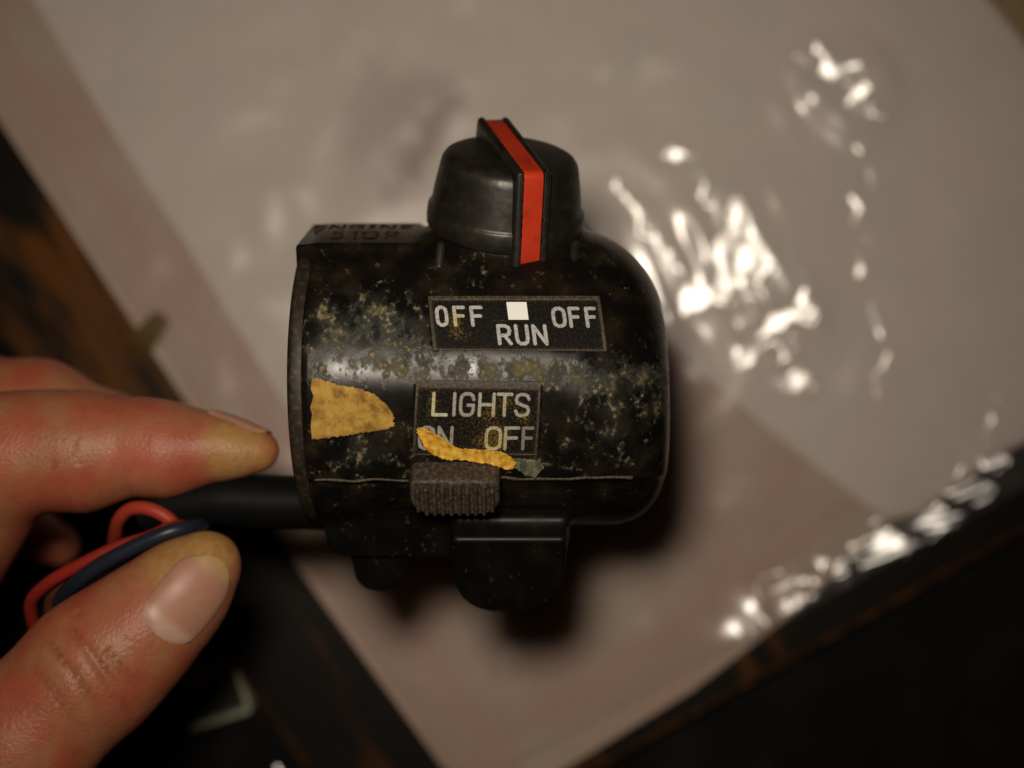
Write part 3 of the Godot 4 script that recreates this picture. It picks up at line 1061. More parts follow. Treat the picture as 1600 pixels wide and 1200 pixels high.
func print_plate(w: int, h: int, letters: Array, half: float, stain: Array, squares: Array, s: int) -> StandardMaterial3D:
	var a := PackedFloat32Array()
	a.resize(w * h)
	for l in letters:      # [char, u0, u1, v0, v1, strength]
		var x0: float = l[1] * w + half
		var x1: float = l[2] * w - half
		var y0: float = l[3] * h + half
		var y1: float = l[4] * h - half
		var segs := []
		for st in GLYPH[l[0]]:
			for i in range(0, st.size() - 2, 2):
				segs.append([Vector2(lerpf(x0, x1, st[i]), lerpf(y0, y1, st[i + 1])), Vector2(lerpf(x0, x1, st[i + 2]), lerpf(y0, y1, st[i + 3]))])
		for y in range(maxi(0, int(y0 - half - 2)), mini(h, int(y1 + half + 3))):
			for x in range(maxi(0, int(x0 - half - 2)), mini(w, int(x1 + half + 3))):
				var p := Vector2(x + 0.5, y + 0.5)
				var d := 1e9
				for sg in segs:
					d = minf(d, p.distance_to(Geometry2D.get_closest_point_to_segment(p, sg[0], sg[1])))
				var k: float = (1.0 - smoothstep(half - 0.8, half + 0.8, d)) * l[5]
				if k > a[y * w + x]:
					a[y * w + x] = k
	var img := Image.create_empty(w, h, false, Image.FORMAT_RGB8)
	var wear := noise(FastNoiseLite.TYPE_SIMPLEX, 0.045, 4, s)
	var fine := noise(FastNoiseLite.TYPE_SIMPLEX, 0.2, 2, s + 1)
	for y in h:
		for x in w:
			var g := wear.get_noise_2d(x, y)
			var f := fine.get_noise_2d(x, y)
			var c := Color(0.005, 0.0047, 0.0045).lerp(Color(0.014, 0.011, 0.008), clampf(0.3 + g, 0, 1))
			var grime := smoothstep(0.36, 0.75, g + f * 0.3)
			var edge := minf(minf(x, w - x), minf(y, h - y)) / float(h)
			grime = maxf(grime * 0.5, (1.0 - smoothstep(0.0, 0.06, edge)) * (0.5 + g))
			c = c.lerp(Color(0.07, 0.054, 0.027), clampf(grime, 0, 1) * 0.3)
			var ink := Color(0.42, 0.415, 0.41) * (1.0 + 0.22 * f)
			var k := a[y * w + x] * (1.0 - 0.45 * smoothstep(0.2, 0.5, g + f * 0.3))
			var yel := 0.0
			for q in stain:
				var du: float = (float(x) / w - q[0]) / q[2]
				var dv: float = (float(y) / h - q[1]) / q[3]
				yel += q[4] * exp(-du * du - dv * dv)
			yel = clampf(yel * (0.8 + 1.2 * g + 0.5 * f), 0, 1)
			ink = ink.lerp(Color(0.46, 0.38, 0.09), clampf(yel, 0, 1))
			c = c.lerp(ink, k)
			c = c.lerp(Color(0.3, 0.2, 0.04), smoothstep(0.55, 0.9, yel + 0.5 * f) * 0.4 * (1.0 - k))
			for q in squares:
				if x > q[0] * w and x < q[1] * w and y > q[2] * h and y < q[3] * h:
					c = Color(0.80, 0.80, 0.78) * (1.0 + 0.05 * f)
			img.set_pixel(x, y, c.linear_to_srgb())
	var m := plain(Color.WHITE, 0.36, 0.3)
	m.albedo_texture = ImageTexture.create_from_image(img)
	return m

func build_plate(f: Dictionary, width: float, m: Material, parent: Node, top_w: float) -> void:
	var c: Array = f.c
	var n: Vector3 = f.n
	var inn := []
	var cen: Vector3 = f.o
	var up: Vector3 = ((c[0] - c[3]) + (c[1] - c[2])).normalized()
	var ri: Vector3 = ((c[1] - c[0]) + (c[2] - c[3])).normalized()
	inn = [c[0] + ri * width - up * top_w, c[1] - ri * width - up * top_w, c[2] - ri * width + up * width * 0.6, c[3] + ri * width + up * width * 0.6]
	# plate, recessed a little inside its frame
	var rows := []
	for j in 5:
		var row := []
		for i in 9:
			var a: Vector3 = inn[0].lerp(inn[1], i / 8.0)
			var b: Vector3 = inn[3].lerp(inn[2], i / 8.0)
			row.append(a.lerp(b, j / 4.0) + n * 0.12)
		rows.append(row)
	var plate := sheet("label_plate", rows, false, m, parent, [n])
	var lift := 0.95
	for e in 4:
		var o0: Vector3 = c[e]
		var o1: Vector3 = c[(e + 1) % 4]
		var i0: Vector3 = inn[e]
		var i1: Vector3 = inn[(e + 1) % 4]
		var out := ((o0 + o1) - (i0 + i1)).normalized()
		var sag: float = lift if e % 2 == 0 else lift
		var rr := []
		var cnt := 9
		for k in cnt:
			var t := float(k) / (cnt - 1)
			var a := o0.lerp(o1, t)
			var b := i0.lerp(i1, t)
			# the frame follows the barrel: higher at the middle of its short sides
			var q := a - n * 0.0
			var dy := a.y - YC
			var hz := ZC + sqrt(R * R - dy * dy)
			var up_a := (hz - a.z) * n.z + 0.1
			dy = b.y - YC
			var up_b := (ZC + sqrt(R * R - dy * dy) - b.z) * n.z + 0.05
			rr.append([a + out * 0.12 - n * 0.3, a + out * 0.06 + n * (up_a - 0.03), a + n * (up_a + 0.02), b - (b - a) * 0.25 + n * (up_b + 0.02), b + n * (minf(up_b, 0.5) - 0.05), b + n * 0.02])
		sheet("label_frame", rr, false, mats.frame, parent, [n])

func scrap(called: String, cols: Array, lift: float, curl: float, m: Material, parent: Node, label: String, s: int) -> void:
	# cols: [px, py_top, py_bottom]; torn edges, thickness from a second skin
	var tear := noise(FastNoiseLite.TYPE_SIMPLEX, 0.12, 4, s)
	var rows := []
	var nv := 10
	var x := float(cols[0][0])
	var last: float = cols[cols.size() - 1][0]
	while x <= last + 0.01:
		var t0 := 0.0
		var t1 := 0.0
		for i in cols.size() - 1:
			if x >= cols[i][0] and x <= cols[i + 1][0]:
				var f: float = (x - cols[i][0]) / (cols[i + 1][0] - cols[i][0])
				t0 = lerpf(cols[i][1], cols[i + 1][1], f)
				t1 = lerpf(cols[i][2], cols[i + 1][2], f)
		t0 += tear.get_noise_2d(x, 0) * 2.2
		t1 += tear.get_noise_2d(x, 90) * 2.2
		var row := []
		row.append(on_barrel(x, t0, -0.15))
		for j in nv + 1:
			var v := float(j) / nv
			var e := pow(absf(2.0 * v - 1.0), 4.0)
			var fray: float = tear.get_noise_2d(600.0, lerpf(t0, t1, v) * 1.6) * 4.0 * (1.0 - smoothstep(0.0, 14.0, minf(x - cols[0][0], last - x)))
			row.append(on_barrel(x + fray, lerpf(t0, t1, v), lift + curl * e * (0.5 + tear.get_noise_2d(x * 0.5, 300 + v * 9.0)) + 0.05 * tear.get_noise_2d(x * 0.5, v * 20.0)))
		row.append(on_barrel(x, t1, -0.15))
		rows.append(row)
		x += 2.0
	var o := sheet(called, rows, false, m, parent, [Vector3(0, 0, 1)])
	o.set_meta("label", label)

func build_switch() -> void:
	var c1 := [on_barrel(669, 463), on_barrel(936, 463), on_barrel(948, 548), on_barrel(678, 547)]
	var c2 := [on_barrel(651, 594), on_barrel(845, 597), on_barrel(839, 711), on_barrel(645, 711)]
	for c in [c1, c2]:
		var f := plate_frame(c)
		var wx: float = ((f.c[1] - f.c[0]).length() + (f.c[2] - f.c[3]).length()) / 4.0
		var mid_l: Vector3 = f.c[0] - f.c[3]
		f.hy = absf(mid_l.dot(f.y)) / 2.0
		f.shear = mid_l.dot(f.x) / mid_l.dot(f.y)
		f.hx = wx
		plates.append(f)
	var sw := root_of("handlebar_switch", "grimy black motorcycle switch housing with red striped knob, held over the papers", "switch housing", Vector3(0, 0, -53))
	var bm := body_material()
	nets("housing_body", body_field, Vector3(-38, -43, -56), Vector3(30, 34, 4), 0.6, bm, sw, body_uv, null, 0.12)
	# flange ring at the left end
	var rows := []
	for q in [[-33.4, 18.0], [-35.2, 18.0], [-35.6, 18.6], [-35.6, 24.3], [-35.2, 25.2], [-34.6, 25.5], [-33.2, 25.5], [-32.8, 25.2], [-32.4, 24.6]]:
		var row := []
		for k in 72:
			var a := TAU * k / 72
			row.append(Vector3(q[0], YC + cos(a) * q[1], ZC + sin(a) * q[1]))
		rows.append(row)
	sheet("end_ring", rows, true, mats.ring, sw, Vector3(-34.0, YC, ZC))
	# lip of the clamshell joint
	var lip := noise(FastNoiseLite.TYPE_SIMPLEX, 0.06, 2, 301)
	for seg in [[-31.6, -16.2], [-2.2, 19.5]]:
		var pts := []
		var rad := []
		var x: float = seg[0]
		while x <= seg[1]:
			var yv := -15.4 + lip.get_noise_1d(x * 1.5) * 0.35 + (0.25 if x > -2 else 0.0)
			var dy := yv - YC
			pts.append(Vector3(x, yv, ZC + sqrt(barrel_r(x, yv) * barrel_r(x, yv) - dy * dy) - 0.12))
			rad.append(0.22 + 0.12 * (0.5 + lip.get_noise_1d(x * 3.0 + 40.0)))
			x += 0.6
		sheet_tube("joint_lip", tube_rows(pts, rad, 10), mats.frame, sw)
	# raised words on the upper left block
	var n3 := Vector3(0, 0.945, 0.326)
	var t3 := Vector3(0, -0.326, 0.945)        # down the block, towards the viewer
	var face := Vector3(-25.4, YC, ZC) + n3 * 26.7
	for wd in [["ENGINE", Vector3(-0.4, 0, 0) - t3 * 2.2, 0.031], ["STOP", Vector3(0.6, 0, 0) + t3 * 3.4, 0.031]]:
		var tm := TextMesh.new()
		tm.text = wd[0]
		var sf := SystemFont.new()
		sf.font_names = PackedStringArray(["Droid Sans"])
		tm.font = sf
		tm.font_size = 16
		tm.pixel_size = 0.00031
		tm.depth = 0.0006
		tm.curve_step = 2.0
		tm.material = mats.words
		var mi := MeshInstance3D.new()
		mi.name = "raised_lettering"
		mi.mesh = tm
		var wx := Vector3(1, 0, 0)
		var wz := Vector3(0, n3.z, -n3.y)          # outward
		var wy := wz.cross(wx)
		mi.transform = Transform3D(Basis(wx, wy, wz), to_world(face + wd[1]) - sw.position)
		sw.add_child(mi, true)
	# label plates
	var f1: Dictionary = plates[0]
	var f2: Dictionary = plates[1]
	var L1 := []
	for q in [["O", .012, .09], ["F", .118, .197], ["F", .222, .303]]:
		L1.append([q[0], q[1], q[2], .115, .557, 1.0])
	for q in [["O", .714, .802], ["F", .815, .889], ["F", .915, .987]]:
		L1.append([q[0], q[1], q[2], .135, .575, 0.9])
	for q in [["R", .371, .46], ["U", .478, .565], ["N", .583, .675]]:
		L1.append([q[0], q[1], q[2], .5, .94, 1.0])
	var m1 := print_plate(820, 250, L1, 9.0, [[.13, .48, .05, .3, .8], [.17, .75, .12, .12, .35], [.4, .42, .05, .06, .5]], [[.45, .572, .035, .405]], 401)
	build_plate(f1, 0.5, m1, sw, 0.75)
	var L2 := []
	for q in [["L", .115, .255, 1.1], ["I", .275, .335, .75], ["G", .345, .48, .7], ["H", .505, .65, .85], ["T", .655, .80, .85], ["S", .81, .945, .75]]:
		L2.append([q[0], q[1], q[2], .04, .42, q[3]])
	for q in [["O", .015, .16, .6], ["N", .175, .31, .6], ["O", .575, .72, .85], ["F", .735, .87, .75], ["F", .885, .99, .42]]:
		L2.append([q[0], q[1], q[2], .565, .945, q[3]])
	var m2 := print_plate(640, 340, L2, 8.8, [[.5, .5, .7, .7, .3], [.66, .78, .1, .2, 1.0], [.12, .2, .05, .25, .5], [.6, .38, .06, .1, .6], [.74, .2, .1, .1, .5], [.9, .42, .05, .1, .7], [.55, .8, .08, .06, .6]], [], 411)
	build_plate(f2, 0.42, m2, sw, 1.35)
	# tape remains
	scrap("tape_scrap", [[487, 588, 686], [500, 592, 685], [530, 602, 682], [560, 606, 677], [585, 616, 674], [606, 634, 670], [615, 650, 668]], 0.22, 0.25, mats.tape, sw, "torn yellowed masking tape scrap", 501)
	scrap("tape_scrap", [[652, 668, 678], [662, 668, 698], [676, 675, 711], [692, 684, 718], [704, 694, 720], [716, 701, 719], [740, 702, 722], [766, 703, 726], [786, 707, 733], [800, 715, 734], [806, 721, 726]], 0.55, 0.5, mats.yellow_tape, sw, "bright yellow torn tape curl", 502)
	scrap("tape_scrap", [[798, 717, 727], [810, 716, 735], [822, 717, 744], [836, 719, 748], [844, 721, 740], [850, 724, 728]], 0.25, 0.2, mats.film_scrap, sw, "grey green scrap of old film", 503)
	build_slider(sw)
	build_knob(sw)
	# cable sheath leaving the left end
	tube("cable_sheath", [Vector3(-33, -21.2, -27), Vector3(-38, -21.2, -27), Vector3(-45, -21, -26.5), Vector3(-52, -20.6, -25.5), Vector3(-60, -21.5, -25), Vector3(-66, -23, -24.5)], [5.0, 4.8, 5.0, 4.6, 4.0, 3.2], 8, mats.sheath, sw)

func build_slider(sw: Node3D) -> void:
	var n := Vector3(0, -0.62, 0.785)
	var t := Vector3(0, 0.785, 0.62)
	var b := Basis(Vector3(1, 0, 0), t, n)
	var c := Vector3(-9.0, YC, ZC) + n * 27.6
	var field := func(p: Vector3) -> float:
		var q := b.inverse() * (p - c)
		# narrower towards the lower end, lower corners well rounded
		var hx := 7.1
		var cr := 3.4 if q.y < 0 else 1.0
		var e := Vector2(absf(q.x) - hx + cr, absf(q.y) - 3.7 + cr)
		var d2 := minf(maxf(e.x, e.y), 0.0) + e.max(Vector2.ZERO).length() - cr
		var w := Vector2(d2 + 0.6, absf(q.z) - 3.3 + 0.6)
		return minf(maxf(w.x, w.y), 0.0) + w.max(Vector2.ZERO).length() - 0.6
	var s := nets("slide_switch", field, c - Vector3(9, 8, 8), c + Vector3(9, 8, 8), 0.5, mats.slider, sw, null, null, 0.1)
	for i in 10:
		var x := -5.85 + 1.3 * i
		var short := 0.5 if i == 0 or i == 9 else 0.0
		round_box("rib", c + b * Vector3(x, -0.25 + short * 0.5, 3.4), b, Vector3(0.37, 2.95 - short, 0.75), 0.34, mats.slider, s)

func build_knob(sw: Node3D) -> void:
	var a := knob_a
	var f0 := Vector3(0.30, -0.46, 0.84)
	f0 = (f0 - a * f0.dot(a)).normalized()
	var sd := a.cross(f0).normalized()
	var rows := []
	for q in [[12.0, -0.6], [13.1, -0.35], [13.5, 0.2], [13.55, 1.4], [13.4, 2.9], [13.1, 3.15], [12.85, 3.6], [12.5, 6.0], [11.7, 10.2], [11.45, 11.2], [10.9, 12.0], [10.0, 12.45], [8.5, 12.6], [4.0, 12.75], [0.01, 12.8]]:
		var row := []
		for k in 96:
			var g := TAU * k / 96
			row.append(knob_b + a * q[1] + (f0 * cos(g) + sd * sin(g)) * q[0])
		rows.append(row)
	var knob := sheet("rotary_knob", rows, true, mats.knob, sw, knob_b + a * 6.0)
	# grip bar across the knob
	var poly := PackedVector2Array([Vector2(-11.2, 15.4), Vector2(12.6, 13.6), Vector2(14.9, -2.7), Vector2(9.0, -3.0), Vector2(6.0, 6.0), Vector2(-11.9, 8.0)])
	var line := [Vector2(-11.2, 15.4), Vector2(12.6, 13.6), Vector2(14.9, -2.7)]
	var kb := knob_b
	var field := func(p: Vector3) -> float:
		var k := p - kb
		var q := Vector2(k.dot(f0), k.dot(a))
		var z := k.dot(sd)
		var d := 1e9
		for i in poly.size():
			d = minf(d, q.distance_to(Geometry2D.get_closest_point_to_segment(q, poly[i], poly[(i + 1) % poly.size()])))
		var ins := Geometry2D.is_point_in_polygon(q, poly)
		var d2 := (-d if ins else d)
		var w := Vector2(d2 + 0.8, absf(z) - 3.0 + 0.8)
		var body := minf(maxf(w.x, w.y), 0.0) + w.max(Vector2.ZERO).length() - 0.8
		# channel for the coloured stripe
		var dl := 1e9
		for i in 2:
			dl = minf(dl, q.distance_to(Geometry2D.get_closest_point_to_segment(q, line[i], line[i + 1])))
		var cut := maxf(absf(z) - 1.7, dl - 0.55)
		return maxf(body, -cut)
	var mid := kb + a * 6.0 + f0 * 1.5
	nets("grip_bar", field, mid - Vector3(9, 17, 17), mid + Vector3(9, 17, 17), 0.45, mats.knob, sw, null, null, 0.08)
	# red stripe, bent over the nose of the bar
	var path := []
	var l0 := Vector2(-10.6, 15.05)
	var l1 := Vector2(12.5, 13.52)
	var l2 := Vector2(14.45, -1.9)
	var u1 := (l1 - l0).normalized()
	var u2 := (l2 - l1).normalized()
	path.append(l0 - u1.orthogonal() * 0.0 + Vector2(0.05, -0.5))
	for i in 12:
		path.append(l0.lerp(l1 - u1 * 1.2, i / 11.0))
	for i in 6:
		var t := (i + 1) / 7.0
		path.append((l1 - u1 * 1.2).lerp(l1, t).lerp(l1.lerp(l1 + u2 * 1.2, t), t))
	for i in 10:
		path.append((l1 + u2 * 1.2).lerp(l2, i / 9.0))
	path.append(l2 + Vector2(-0.5, -0.05))
	var st := []
	for i in path.size():
		var q: Vector2 = path[i]
		var c := kb + f0 * q.x + a * q.y
		var dirv: Vector2 = (path[mini(i + 1, path.size() - 1)] - path[maxi(i - 1, 0)]).normalized()
		var inn := dirv.orthogonal()
		if inn.dot(Vector2(0, 5) - q) < 0:
			inn = -inn
		var i3 := f0 * inn.x + a * inn.y
		st.append([c - sd * 1.62 + i3 * 0.5, c - sd * 1.62 + i3 * 0.08, c - sd * 1.5, c + sd * 1.5, c + sd * 1.62 + i3 * 0.08, c + sd * 1.62 + i3 * 0.5])
	var stripe := sheet("red_stripe", st, false, mats.red, sw, kb + a * 4.0)
	stripe.set_meta("label", "red stripe along the grip")
	# stop pins beside the seat
	for q in [[Vector3(-11.9, 18.6, -7.6), Vector3(-11.6, 22.6, -8.6)], [Vector3(10.2, 19.2, -8.6), Vector3(10.4, 23.0, -10.2)]]:
		tube("stop_pin", [q[0], q[0].lerp(q[1], 0.5), q[1], q[1] + Vector3(0, 0.5, -0.2)], [0.85, 0.85, 0.75, 0.4], 4, mats.knob, sw)

# ------------------------------------------------------------------ the hand
var bone_id := PackedInt32Array()
var bone_a := PackedVector3Array()
var bone_ba := PackedVector3Array()
var bone_inv := PackedFloat32Array()
var bone_ra := PackedFloat32Array()
var bone_dr := PackedFloat32Array()
var near_bones := PackedInt32Array()
var creases := []     # [a, b, depth, width]
var near_creases := []
var blot_noise: FastNoiseLite
var fine_noise: FastNoiseLite

func chain(id: int, pts: Array) -> void:
	for i in pts.size() - 1:
		var a := at(pts[i][0], pts[i][1], pts[i][2])
		var b := at(pts[i + 1][0], pts[i + 1][1], pts[i + 1][2])
		near_bones.append(bone_id.size())
		bone_id.append(id)
		bone_a.append(a)
		bone_ba.append(b - a)
		bone_inv.append(1.0 / a.distance_squared_to(b))
		bone_ra.append(pts[i][3])
		bone_dr.append(pts[i + 1][3] - pts[i][3])

func bone_dist(i: int, p: Vector3) -> float:
	var q := p - bone_a[i]
	var t := clampf(q.dot(bone_ba[i]) * bone_inv[i], 0.0, 1.0)
	return (q - bone_ba[i] * t).length() - bone_ra[i] - bone_dr[i] * t

func focus_hand(c: Vector3, r: float) -> void:      # only what can matter inside this block
	near_bones.clear()
	for i in bone_id.size():
		if bone_dist(i, c) < r + 9.0:
			near_bones.append(i)
	near_creases.clear()
	for q in creases:
		if d_limb(c, q[0], q[1], 0.0, 0.0) < r + q[3] * 3.0:
			near_creases.append(q)

func hand_field(p: Vector3) -> float:
	var d := 60.0
	var cur := 60.0
	var last := -1
	for i in near_bones:
		var q := p - bone_a[i]
		var t := clampf(q.dot(bone_ba[i]) * bone_inv[i], 0.0, 1.0)
		var l := (q - bone_ba[i] * t).length() - bone_ra[i] - bone_dr[i] * t
		var id := bone_id[i]
		if id != last:
			if last >= 0:
				var k := 9.0 if last == 5 else 1.2
				var h := maxf(k - absf(d - cur), 0.0)
				d = minf(d, cur) - h * h / k * 0.25
			cur = l
			last = id
		else:
			var h := maxf(3.0 - absf(cur - l), 0.0)
			cur = minf(cur, l) - h * h * 0.08333
	if last >= 0:
		var k := 9.0 if last == 5 else 1.2
		var h := maxf(k - absf(d - cur), 0.0)
		d = minf(d, cur) - h * h / k * 0.25
	for c in near_creases:
		var q := d_limb(p, c[0], c[1], 0.0, 0.0)
		if q < c[3] * 3.0:
			d += c[2] * exp(-q * q / (c[3] * c[3]))
	return d

func skin_color(p: Vector3, n: Vector3) -> Color:
	var b := blot_noise.get_noise_3dv(p)
	var f := fine_noise.get_noise_3dv(p)
	var c := Color(0.318, 0.106, 0.053)
	c = c.lerp(Color(0.33, 0.074, 0.042), clampf(0.25 + b * 1.3, 0, 1))
	c = c.lerp(Color(0.31, 0.145, 0.07), clampf(-0.1 - b * 1.2, 0, 0.7))
	# pressed, yellowed finger ends
	var ti := at(372, 700, -20)
	var tt := at(300, 855, -12)
	var y1 := 1.0 - smoothstep(3.0, 9.0, (p - ti).length())
	var y2 := 1.0 - smoothstep(4.0, 11.0, ((p - tt) * Vector3(0.8, 1.1, 0.8)).length())
	c = c.lerp(Color(0.34, 0.195, 0.065), clampf(maxf(y1, y2) * (0.85 + 0.5 * f), 0, 0.9))
	# redder over the joints
	var rj := at(205, 720, -14)
	c = c.lerp(Color(0.42, 0.115, 0.075), 0.55 * (1.0 - smoothstep(2.0, 8.0, (p - rj).length())))
	for q in creases:
		var dd := d_limb(p, q[0], q[1], 0.0, 0.0)
		if dd < 2.0:
			c = c.lerp(Color(0.17, 0.06, 0.035), 0.55 * exp(-dd * dd / 0.45) * minf(1.0, q[2] * 2.0))
	c = c.lerp(Color(0.12, 0.055, 0.03), 0.35 * smoothstep(0.42, 0.7, f + b * 0.5))
	c = c * (1.0 + 0.13 * f)
	return Color(c.r, c.g, c.b, 1.0)

func build_hand() -> void:
	blot_noise = noise(FastNoiseLite.TYPE_SIMPLEX, 0.085, 3, 601)
	fine_noise = noise(FastNoiseLite.TYPE_SIMPLEX, 0.5, 3, 602)
	# index
	chain(0, [[406, 704, -24, 3.4], [372, 702, -24, 4.3], [330, 699, -24, 5.6], [262, 702, -24, 8.0], [208, 697, -24, 8.0], [130, 705, -24, 10.2], [60, 704, -23, 10.0], [5, 712, -22, 10.3], [-150, 960, -38, 12.5]])
	# thumb
	chain(1, [[328, 878, -17, 5.0], [300, 905, -17, 7.2], [262, 943, -17, 8.9], [205, 995, -16, 10.4], [150, 1042, -15, 11.6], [20, 1168, -12, 12.3], [-110, 1290, -13, 14.0]])
	# middle, ring and little finger, curled behind
	chain(2, [[235, 702, -47, 6.2], [175, 682, -44, 7.8], [60, 640, -40, 9.2], [-60, 632, -38, 9.6], [-260, 860, -50, 12.0]])
	chain(3, [[150, 735, -66, 6.0], [70, 722, -63, 7.8], [-30, 715, -60, 8.6], [-120, 745, -58, 9.2], [-300, 930, -60, 11.5]])
	chain(4, [[92, 852, -84, 4.6], [40, 830, -82, 6.0], [-60, 815, -78, 7.4], [-150, 850, -72, 8.2], [-330, 1030, -68, 10.5]])
	# palm, wrist and a length of forearm
	chain(5, [[-150, 960, -38, 12.5], [-520, 1180, -42, 19.0]])
	chain(5, [[-260, 860, -50, 12.0], [-520, 1180, -46, 18.0]])
	chain(5, [[-300, 930, -60, 11.5], [-540, 1200, -52, 17.0]])
	chain(5, [[-330, 1030, -68, 10.5], [-560, 1230, -56, 16.0]])
	chain(5, [[-110, 1290, -13, 14.0], [-360, 1290, -34, 17.0], [-560, 1240, -46, 22.0], [-680, 1300, -46, 23.0]])
	# creases: index end joint, thumb knuckle
	for q in [[[200, 790, -17], [214, 762, -15], 0.75, 0.9], [[214, 762, -15], [210, 735, -14.6], 0.3, 0.7], [[28, 800, -14], [34, 770, -12], 0.7, 1.1],
		[[98, 968, -6.5], [140, 1018, -3.6], 0.34, 0.55], [[140, 1018, -3.6], [186, 1084, -4.2], 0.55, 0.7], [[186, 1084, -4.2], [214, 1118, -8], 0.4, 0.6],
		[[122, 958, -8.0], [176, 1028, -4.2], 0.24, 0.45], [[176, 1028, -4.2], [222, 1082, -6.5], 0.3, 0.5],
		[[60, 985, -6.0], [112, 1050, -2.6], 0.3, 0.5], [[112, 1050, -2.6], [160, 1120, -3.6], 0.36, 0.55],
		[[30, 1020, -5.0], [82, 1082, -1.8], 0.22, 0.5], [[82, 1082, -1.8], [128, 1152, -3.0], 0.26, 0.5],
		[[150, 940, -9.0], [200, 1000, -5.8], 0.15, 0.4], [[10, 1060, -2.6], [70, 1140, -0.4], 0.16, 0.45],
		[[92, 676, -14.4], [98, 722, -13.6], 0.16, 0.4], [[106, 672, -14.5], [112, 716, -13.8], 0.14, 0.35], [[120, 684, -14.0], [124, 724, -13.8], 0.12, 0.35], [[78, 690, -13.6], [84, 730, -13.2], 0.12, 0.35]]:
		creases.append([at(q[0][0], q[0][1], q[0][2]), at(q[1][0], q[1][1], q[1][2]), q[2] * 1.2, q[3] * 1.1])
	var hand := root_of("hand", "bare hand pinching the cable between thumb and index finger at left", "hand", at(-100, 1000, -75))
	nets("skin", hand_field, Vector3(-184, -106, -94), Vector3(-40, 12, 8), 0.9, mats.skin, hand, null, skin_color, 0.25, focus_hand)
	focus_hand(at(320, 850, -18), 26.0)
	# thumb nail, facing the lens
	nail_grid("fingernail", at(252, 950, -17), at(332, 866, -17.5), Vector3(0.33, -0.2, 0.92), 5.5, 9.3, 6.0, hand)
	# index nail, seen edge-on along the finger's top
	nail_grid("fingernail", at(322, 699, -24), at(412, 706, -24), Vector3(0.05, 0.97, -0.22), 3.6, 5.6, 3.6, hand)

func march(p: Vector3, d: Vector3) -> Vector3:
	for i in 40:
		var f := hand_field(p)
		if absf(f) < 0.01:
			break
		p += d * f * 0.9
	return p

func grad(p: Vector3) -> Vector3:
	var e := 0.3
	return Vector3(hand_field(p + Vector3(e, 0, 0)) - hand_field(p - Vector3(e, 0, 0)), hand_field(p + Vector3(0, e, 0)) - hand_field(p - Vector3(0, e, 0)), hand_field(p + Vector3(0, 0, e)) - hand_field(p - Vector3(0, 0, e))).normalized()

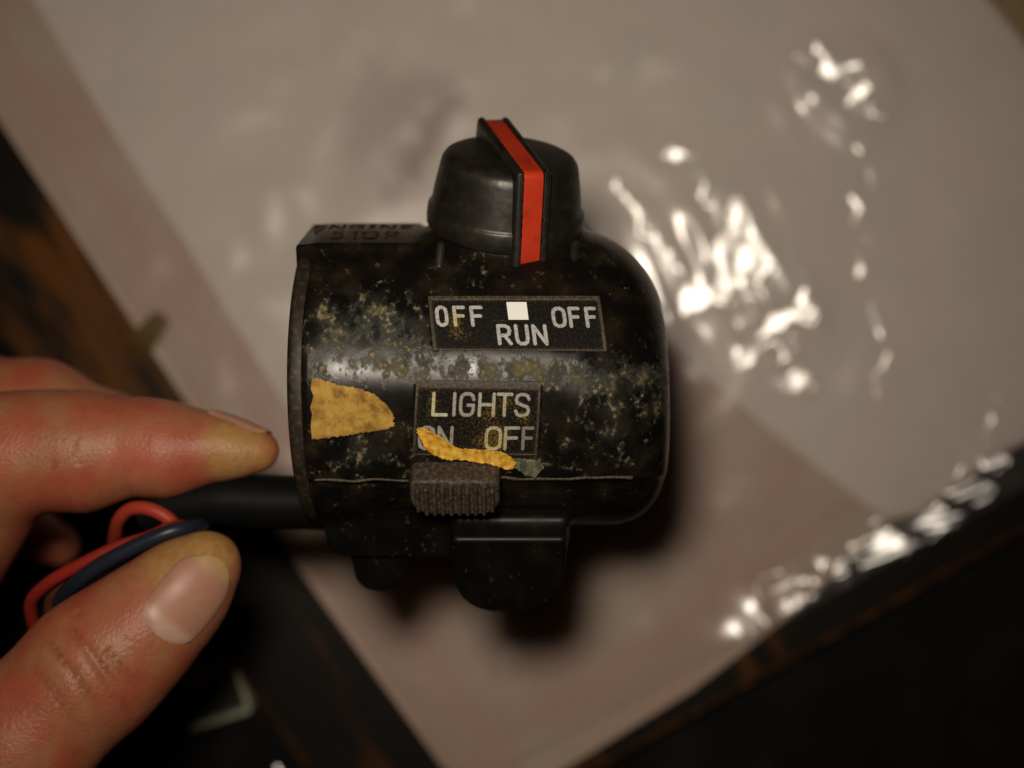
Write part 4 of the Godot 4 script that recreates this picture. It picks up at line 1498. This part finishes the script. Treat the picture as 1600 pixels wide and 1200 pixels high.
func nail_grid(called: String, base: Vector3, tip: Vector3, facing: Vector3, half: float, r0: float, r1: float, parent: Node) -> void:
	var v := PackedVector3Array()
	var n := PackedVector3Array()
	var col := PackedColorArray()
	var idx := PackedInt32Array()
	var ax := (tip - base).normalized()
	var up := (facing - ax * facing.dot(ax)).normalized()
	var sd := ax.cross(up)
	var nu := 22
	var nv := 16
	for i in nu + 1:
		var s := float(i) / nu
		var w := 1.0
		if s < 0.3:
			w = pow(maxf(1.0 - pow((0.3 - s) / 0.3, 3.0), 0.0), 0.5) * 0.3 + 0.7
			w *= 1.0 - pow((0.3 - s) / 0.3, 6.0) * 0.25
		elif s > 0.72:
			w = 1.0 - 0.42 * pow((s - 0.72) / 0.28, 2.4)
		for j in nv + 1:
			var t := float(j) / nv * 2.0 - 1.0
			var bow := -0.10 * (1.0 - t * t) if s < 0.5 else 0.1 * (1.0 - t * t)
			var along := s + bow * absf(2.0 * s - 1.0)
			var c0 := base.lerp(tip, along)
			var phi := t * half * w / lerpf(r0, r1, s)
			var ray := up * cos(phi) + sd * sin(phi)
			var p := march(c0 + ray * (lerpf(r0, r1, s) + 3.0), -ray)
			var g := grad(p)
			var edge := minf(1.0 - absf(t), minf(s * 1.6, 0.3 + (1.0 - s)))
			p += g * (0.5 * smoothstep(0.0, 0.2, edge) - 0.14)
			v.append(p)
			n.append(g)
			var c := Color(0.36, 0.18, 0.125)
			c = c.lerp(Color(0.46, 0.30, 0.235), (1.0 - smoothstep(0.16, 0.3, s + 0.12 * t * t)) * 0.85)
			c = c.lerp(Color(0.36, 0.24, 0.10), smoothstep(0.82, 0.95, s))
			c = c.lerp(Color(0.22, 0.10, 0.06), (1.0 - smoothstep(0.0, 0.1, edge)) * 0.8)
			c = c * (1.0 + 0.1 * fine_noise.get_noise_3dv(p * Vector3(1.0, 1.0, 1.0)))
			col.append(Color(c.r, c.g, c.b, 1))
	for i in nu:
		for j in nv:
			var q := [i * (nv + 1) + j, i * (nv + 1) + j + 1, (i + 1) * (nv + 1) + j + 1, (i + 1) * (nv + 1) + j]
			var f := (v[q[2]] - v[q[0]]).cross(v[q[1]] - v[q[0]])
			if f.dot(n[q[0]] + n[q[2]]) > 0:
				idx.append_array([q[0], q[1], q[2], q[0], q[2], q[3]])
			else:
				idx.append_array([q[0], q[2], q[1], q[0], q[3], q[2]])
	# smooth normals of the nail plate itself
	var nn := PackedVector3Array()
	nn.resize(v.size())
	for t in range(0, idx.size(), 3):
		var f := (v[idx[t + 2]] - v[idx[t]]).cross(v[idx[t + 1]] - v[idx[t]])
		for k in 3:
			nn[idx[t + k]] += f
	var wv := PackedVector3Array()
	for i in v.size():
		wv.append(to_world(v[i]))
		var g := nn[i].normalized()
		nn[i] = Vector3(g.x, g.z, -g.y)
	commit(called, wv, nn, PackedVector2Array(), col, idx, mats.nail, parent)

# ------------------------------------------------------------------ loose wires
func build_wires() -> void:
	var w1 := tube("electrical_wire", [at(300, 824, -23), at(272, 822, -20.5), at(235, 838, -19), at(180, 856, -18.5), at(122, 884, -18.5), at(74, 912, -19.5), at(48, 945, -23), at(60, 1000, -30)], 1.1, 8, mats.red_wire, self)
	tag(w1, "red wire running straight down beside the navy wire from the cable", "wire")
	var w2 := tube("electrical_wire", [at(318, 818, -24), at(295, 824, -19.5), at(262, 832, -17.5), at(215, 852, -17), at(165, 878, -17), at(122, 908, -18), at(96, 940, -22), at(100, 1000, -30)], 1.35, 8, mats.navy_wire, self)
	tag(w2, "navy blue wire lying across the top of the thumb", "wire")
	var w3 := tube("electrical_wire", [at(300, 838, -26), at(276, 822, -22), at(256, 805, -21), at(228, 794, -21), at(203, 796, -22), at(186, 812, -24), at(180, 835, -28), at(176, 870, -36)], 1.2, 8, mats.peach_wire, self)
	tag(w3, "red wire bent into a short arch under the index finger", "wire")
	var w4 := tube("electrical_wire", [at(290, 836, -24), at(255, 846, -21), at(200, 862, -20.5), at(150, 886, -20.5), at(104, 912, -21.5), at(78, 940, -25), at(84, 1000, -32)], 0.95, 8, mats.dull_wire, self)
	tag(w4, "thin dull brownish red wire between the bright red wire and the navy wire", "wire")
